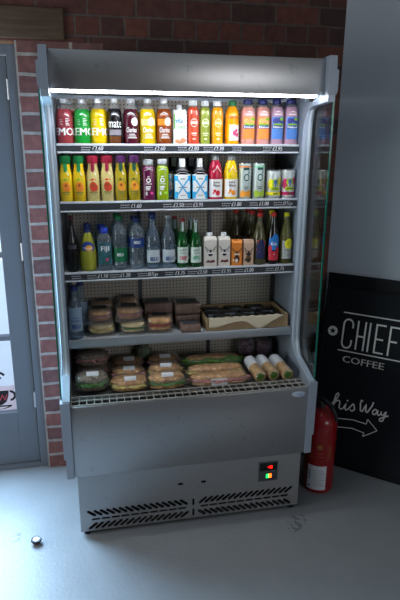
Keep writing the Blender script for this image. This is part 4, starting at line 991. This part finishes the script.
def cake(x, y, z, w, dd, h, label, seed):
    o = thing('cake_slab', label, 'cake', (x, y, z + .0004), 'wrapped brown cake slabs on the fourth shelf')
    g = G(); g.box(-w/2, w/2, -dd/2, dd/2, 0, h, .006); g.obj('slab', mat('brown_cake', '#8a5f48', rough=.7, noise_amt=.4, noise_scale=60., col2='#5d3a2a', bump=.4, bump_scale=90.), o)
    g = G(); g.box(-w/2 - .002, w/2 + .002, -dd/2 - .002, dd/2 + .002, 0, h + .0022, .006); g.obj('wrapper', CLING, o)
    g = G(); g.box(-w*.40, w*.40, -dd*.34, dd*.34, h + .0026, h + .0034); g.obj('sticker', mat('sticker_slate', '#3b3f45', rough=.5), o, smooth=False)
cake(-.098, .425, z4, .132, .100, .052, 'wrapped brown cake slab under another, behind the single domed pack', 1)
cake(-.098, .425, z4 + .0565, .132, .100, .050, 'wrapped brown cake slab on top, behind the single domed pack', 2)
cake(.036, .395, z4, .118, .100, .052, 'wrapped brown cake slab under another, beside the cardboard tray', 3)
cake(.036, .395, z4 + .0565, .118, .100, .050, 'wrapped brown cake slab on top of the stack beside the cardboard tray', 4)
cake(.032, .282, z4, .090, .070, .036, 'low dark cake slab alone at the shelf front beside the cardboard tray', 5)

KRAFT = mat('kraft_card', '#a98f6c', rough=.75, noise_amt=.1, noise_scale=30.)
tr = thing('cardboard_tray', 'shallow brown cardboard tray of dark cakes lined with cream paper on the fourth shelf', 'tray', (.302, .36, z4 + .0004))
g = G(); g.box(-.196, .196, -.108, .110, 0, .004); g.box(-.196, .196, -.108, -.103, .004, .060); g.box(-.196, .196, .105, .110, .004, .060); g.box(-.196, -.191, -.103, .105, .004, .060); g.box(.191, .196, -.103, .105, .004, .060)
g.obj('card_walls', KRAFT, tr, smooth=False)
g = G(); bm = g.bm; NX, NY = 44, 9; rows = []
for j in range(NY + 1):
    row = []
    for i in range(NX + 1):
        t = i/NX; x = -.186 + .352*t
        drop = .034 + .012*sin(t*9 + 1) + .022*math.exp(-((t - .66)/.09)**2) - .024*max(0, t - .78)/.22
        drop = max(.008, drop); v = j/NY
        fold = .0022*sin(t*55 + j*.5) + .0015*noise.noise(Vector((t*12, v*3, 0)))
        if v < .3: q = (x, -.098 - .012*(v/.3), .058 + .005*(v/.3) + fold)
        else: q = (x + .004*sin(t*20)*v, -.1135 - abs(fold)*1.2 - .002*(v - .3), .063 - drop*(v - .3)/.7)
        row.append(bm.verts.new(q))
    rows.append(row)
for A_, B_ in zip(rows, rows[1:]):
    for i in range(NX): bm.faces.new((A_[i], A_[i+1], B_[i+1], B_[i]))
pl = g.obj('paper_liner', mat('cream_paper', '#d9cdb2', rough=.8), tr)
sm = pl.modifiers.new('thick', 'SOLIDIFY'); sm.thickness = .0008; sm.offset = 1
k = 0
first = None
spots = [(-.135, .065, 'back row, left'), (-.02, .068, 'back row, second'), (.085, .070, 'back row, right'), (-.144, .000, 'middle row, left'), (-.062, .004, 'middle row, second'), (.030, .002, 'middle row, third'), (.122, .006, 'middle row, right'), (-.110, -.062, 'front row, left'), (-.005, -.060, 'front row, centre'), (.095, -.058, 'front row, right')]
for i, (dx, dy, nm) in enumerate(spots):
    lab = 'black lidded cake box in the cardboard tray, ' + nm + ' of the ten'
    loc = (.302 + dx, .36 + dy, z4 + .0048)
    if first is None:
        o = first = thing('cake_box', lab, 'cake box', loc, 'black lidded cake boxes in the cardboard tray')
        G().box(-.038, .038, -.027, .027, 0, .044, .004).obj('carton', mat('cake_box_brown', '#2c2422', rough=.4), o)
        G().box(-.040, .040, -.0285, .0285, .044, .050, .002).obj('lid', STICKB, o)
        G().box(-.026, .026, -.0296, -.0288, .028, .0495).obj('sticker', mat('sticker_grey', '#9aa0b2', rough=.5), o, smooth=False)
    else:
        o = dup(first, loc, lab, rz=random.uniform(-.06, .06))
    o.rotation_euler = (0, 0, random.uniform(-.06, .06))

zd = .6255
def roll(x, y, z, w, dd, h, label, crust, fill, rz=0., seed=1, tag_=True):
    o = thing('wrapped_roll', label, 'bread roll', (x, y, z + .0004), GR, rz)
    G().blob((0, .003, h*.25), (w*.47, dd*.46, h*.25), p=2.4, amp=.22, fr=5, seed=seed).obj('bread_base', crust, o)
    G().blob((0, -.006, h*.50), (w*.455, dd*.445, h*.10), p=2.6, amp=.55, fr=8, seed=seed + 11).obj('filling', fill, o)
    G().blob((0, .003, h*.72), (w*.47, dd*.45, h*.25), p=2.3, amp=.24, fr=4.5, seed=seed + 5).obj('bread_top', crust, o)
    G().blob((0, 0, h*.5), (w*.5, dd*.5, h*.52), p=3.2, amp=.16, fr=7, seed=seed + 20, flat=.04).obj('film', CLING, o)
    if tag_:
        g = G(); g.box(-.026, .026, -.013, .013, 0, .0007, M=Matrix.Translation((.004, -dd*.16, h*1.01)) @ Matrix.Rotation(radians(22), 4, 'X')); g.obj('price_sticker', STICK, o, smooth=False)
    return o
roll(-.422, .178, zd, .142, .110, .078, 'dark grain roll with lettuce and ham, front left corner of the bottom deck', GRAIN, LEAF, seed=31)
roll(-.420, .308, zd, .140, .110, .064, 'dark grain roll under another in the back left corner of the bottom deck', GRAIN, HAM, seed=32, tag_=False)
roll(-.414, .305, zd + .0665, .142, .108, .062, 'dark grain roll on top in the back left corner of the bottom deck', GRAIN, HAM, seed=33, tag_=False)
roll(-.262, .152, zd, .158, .108, .054, 'pale roll with egg and ham, second from the left in the front row', BREAD, EGG, seed=34)
roll(-.258, .268, zd, .150, .104, .052, 'brown roll in the second row, behind the egg roll', BREAD, HAM, seed=35)
roll(-.250, .385, zd, .146, .104, .050, 'brown roll in the back row, farthest behind the egg roll', SEED, HAM, seed=36)
roll(-.100, .140, zd, .160, .108, .064, 'roll with green leaf filling and white sticker, left of the front baguette', BREAD, LEAF, seed=37)
roll(-.090, .256, zd, .154, .104, .060, 'brown roll with white sticker in the second row, left of the baguettes', BREAD, EGG, seed=38)
roll(-.078, .374, zd, .148, .104, .056, 'brown roll in the back row, farthest behind the leaf roll', SEED, HAM, seed=39)
GBG = 'wrapped baguettes on the bottom deck'
def baguette(x, y, z, w, dd, h, label, fill, seed, stick=False, rz=0., heap=0.):
    o = thing('baguette', label, 'baguette', (x, y, z + .0004), GBG, rz)
    G().blob((0, .003, h*.27), (w*.48, dd*.45, h*.27), p=3.2, amp=.07, fr=2.5, seed=seed, nu=40).obj('bread_base', mat('baguette_base', '#d8ba8c', rough=.75, noise_amt=.3, noise_scale=50., col2='#9a7448', bump=.3, bump_scale=110.), o)
    G().blob((0, -.005 - heap*.25, h*(.55 + heap*3)), (w*.455, dd*(.445 - heap*3), h*(.13 + heap*5)), p=3., amp=.6, fr=10, seed=seed + 4, nu=44).obj('filling', fill, o)
    G().blob((0, .004, h*.76), (w*.475, dd*.43, h*.22), p=3., amp=.08, fr=2.5, seed=seed + 8, nu=40).obj('bread_top', BREAD, o)
    G().blob((0, 0, h*.51), (w*.5, dd*.49, h*.52), p=3.6, amp=.06, fr=6, seed=seed + 9, flat=.04, nu=44).obj('film', CLING, o)
    if stick:
        g = G(); g.box(-.036, .036, -.0007, .0, 0, h*.62, M=Matrix.Translation((-.005, -dd*.50, h*.16)) @ Matrix.Rotation(radians(-12), 4, 'X')); g.obj('price_sticker', STICK, o, smooth=False)
baguette(.137, .122, zd, .256, .074, .054, 'front baguette with white price sticker on the bottom deck', HAM, 51, True, rz=-.02)
baguette(.138, .207, zd, .256, .074, .056, 'middle baguette between the front and back ones on the bottom deck', EGG, 52, rz=-.02)
baguette(.146, .292, zd, .262, .076, .072, 'back baguette with green salad filling on the bottom deck', LEAF, 53, rz=-.02, heap=.03)
def wrap_(x0, y0, x1, y1, label, seed):
    o = thing('tortilla_wrap', label, 'wrap', (x0, y0, zd + .0004), 'tortilla wraps on the bottom deck')
    v = Vector((x1 - x0, y1 - y0, .012)); L = v.length; r = .029
    M = Matrix.Translation((0, 0, r + .0005)) @ v.to_track_quat('Z', 'Y').to_matrix().to_4x4()
    TORT = mat('tortilla', '#cfae74', rough=.7, noise_amt=.5, noise_scale=55., col2='#a0713a', bump=.3, bump_scale=90.)
    G().lathe([(r*.80, 0), (r*.93, .004), (r*.95, .02), (r*.93, L*.5), (r*.9, L)], n=24, M=M).obj('tortilla_roll', TORT, o)
    G().lathe([(r*.2, -.003), (r*.55, -.0025), (r*.66, .001), (r*.66, .003)], n=16, M=M).obj('filling', LEAF, o)
    G().lathe([(r*.98, L*.50), (r*1.0, L*.54), (r*1.0, L*.95), (r*.9, L*1.01), (r*.5, L*1.03)], n=24, M=M).obj('paper_sleeve', mat('wrap_paper', '#c3c5c9', rough=.6), o)
    G().lathe([(r*.7, -.010), (r*.99, -.004), (r*.99, L*.41)], n=24, M=M, caps=False).obj('film', CLING, o)
wrap_(.322, .098, .318, .262, 'tortilla wrap in white paper beside the baguettes, left one of the three', 1)
wrap_(.388, .104, .374, .270, 'tortilla wrap with green filling showing, middle one of the three', 2)
wrap_(.452, .098, .440, .262, 'tortilla wrap in white paper next to the fridge side, right one of the three', 3)
def bag(x, y, z, w, dd, h, label, film, inside, seed):
    o = thing('salad_bag', label, 'bag', (x, y, z + .0004), 'salad bags at the back of the bottom deck')
    G().blob((0, 0, h*.42), (w*.44, dd*.42, h*.40), p=2.4, amp=.35, fr=6, seed=seed).obj('salad_leaves', inside, o)
    G().blob((0, 0, h*.5), (w*.5, dd*.49, h*.5), p=3., amp=.16, fr=5, seed=seed + 2, flat=.05).obj('film', film, o)
PURP = mat('red_cabbage', '#5a2350', rough=.5, noise_amt=.5, noise_scale=50., col2='#24102a')
bag(.350, .430, zd, .085, .085, .105, 'bag of purple leaves behind the wraps, left one of the pair', CLING, PURP, 61)
bag(.438, .415, zd, .085, .085, .100, 'bag of purple leaves behind the wraps, nearer the fridge side', CLING, PURP, 62)
bag(-.165, .447, zd, .080, .065, .105, 'bag of green salad leaves at the back behind the brown rolls', CLING, mat('dim_salad', '#3f5a34', rough=.5, noise_amt=.4, noise_scale=50.), 63)  # leaf green darkened to imitate the dark back of the deck

# ------------------------------------------------------------------ light
wd = bpy.data.worlds.new('sky'); scene.world = wd; wd.use_nodes = True
wb = wd.node_tree.nodes['Background']; wb.inputs[0].default_value = (.74, .87, 1., 1); wb.inputs[1].default_value = 1.5
def area(name, loc, direction, sx, sy, power, col):
    l = bpy.data.lights.new(name, 'AREA'); l.shape = 'RECTANGLE'; l.size = sx; l.size_y = sy; l.energy = power; l.color = col
    o = bpy.data.objects.new(name, l); COL.objects.link(o); o.location = loc
    o.rotation_euler = Vector(direction).to_track_quat('-Z', 'Z').to_euler(); return o
area('window_daylight', (-3.05, -.35, 1.3), (1, 0, 0), 1.25, 2.0, 52, (1., .98, .95))
area('door_daylight', (-1.16, .60, 1.15), (0, -1, 0), .7, 1.6, 105, (.48, .73, 1.))

area('added_front_fill', (2.1, -4.55, 2.0), (0, 1, 0), 2.0, 1.2, 19, (1., .97, .94))  # added fill from behind the camera, also brightens the canopy's reflection

# ------------------------------------------------------------------ camera
cam = bpy.data.cameras.new('camera'); co = bpy.data.objects.new('camera', cam); COL.objects.link(co)
cam.sensor_fit = 'VERTICAL'; cam.sensor_height = 36.; cam.lens = 551.24/600*36.
yaw, pit, rol = .2039, .2873, .0066
fw = Vector((sin(yaw)*cos(pit), cos(yaw)*cos(pit), -sin(pit))); rt = Vector((cos(yaw), -sin(yaw), 0)); up = rt.cross(fw)
r2 = rt*cos(rol) + up*sin(rol); u2 = -rt*sin(rol) + up*cos(rol)
co.matrix_world = Matrix(((r2.x, u2.x, -fw.x, -.4809*.85), (r2.y, u2.y, -fw.y, -2.4506*.85), (r2.z, u2.z, -fw.z, 1.9872*.85), (0, 0, 0, 1)))
cam.clip_start = .02
scene.camera = co
vs = scene.view_settings; vs.view_transform = 'Standard'; vs.look = 'None'; vs.exposure = .14; vs.gamma = 1.; vs.use_curve_mapping = False
scene.cycles.max_bounces = 10; scene.cycles.transmission_bounces = 8; scene.cycles.transparent_max_bounces = 24; scene.cycles.caustics_reflective = False; scene.cycles.caustics_refractive = False
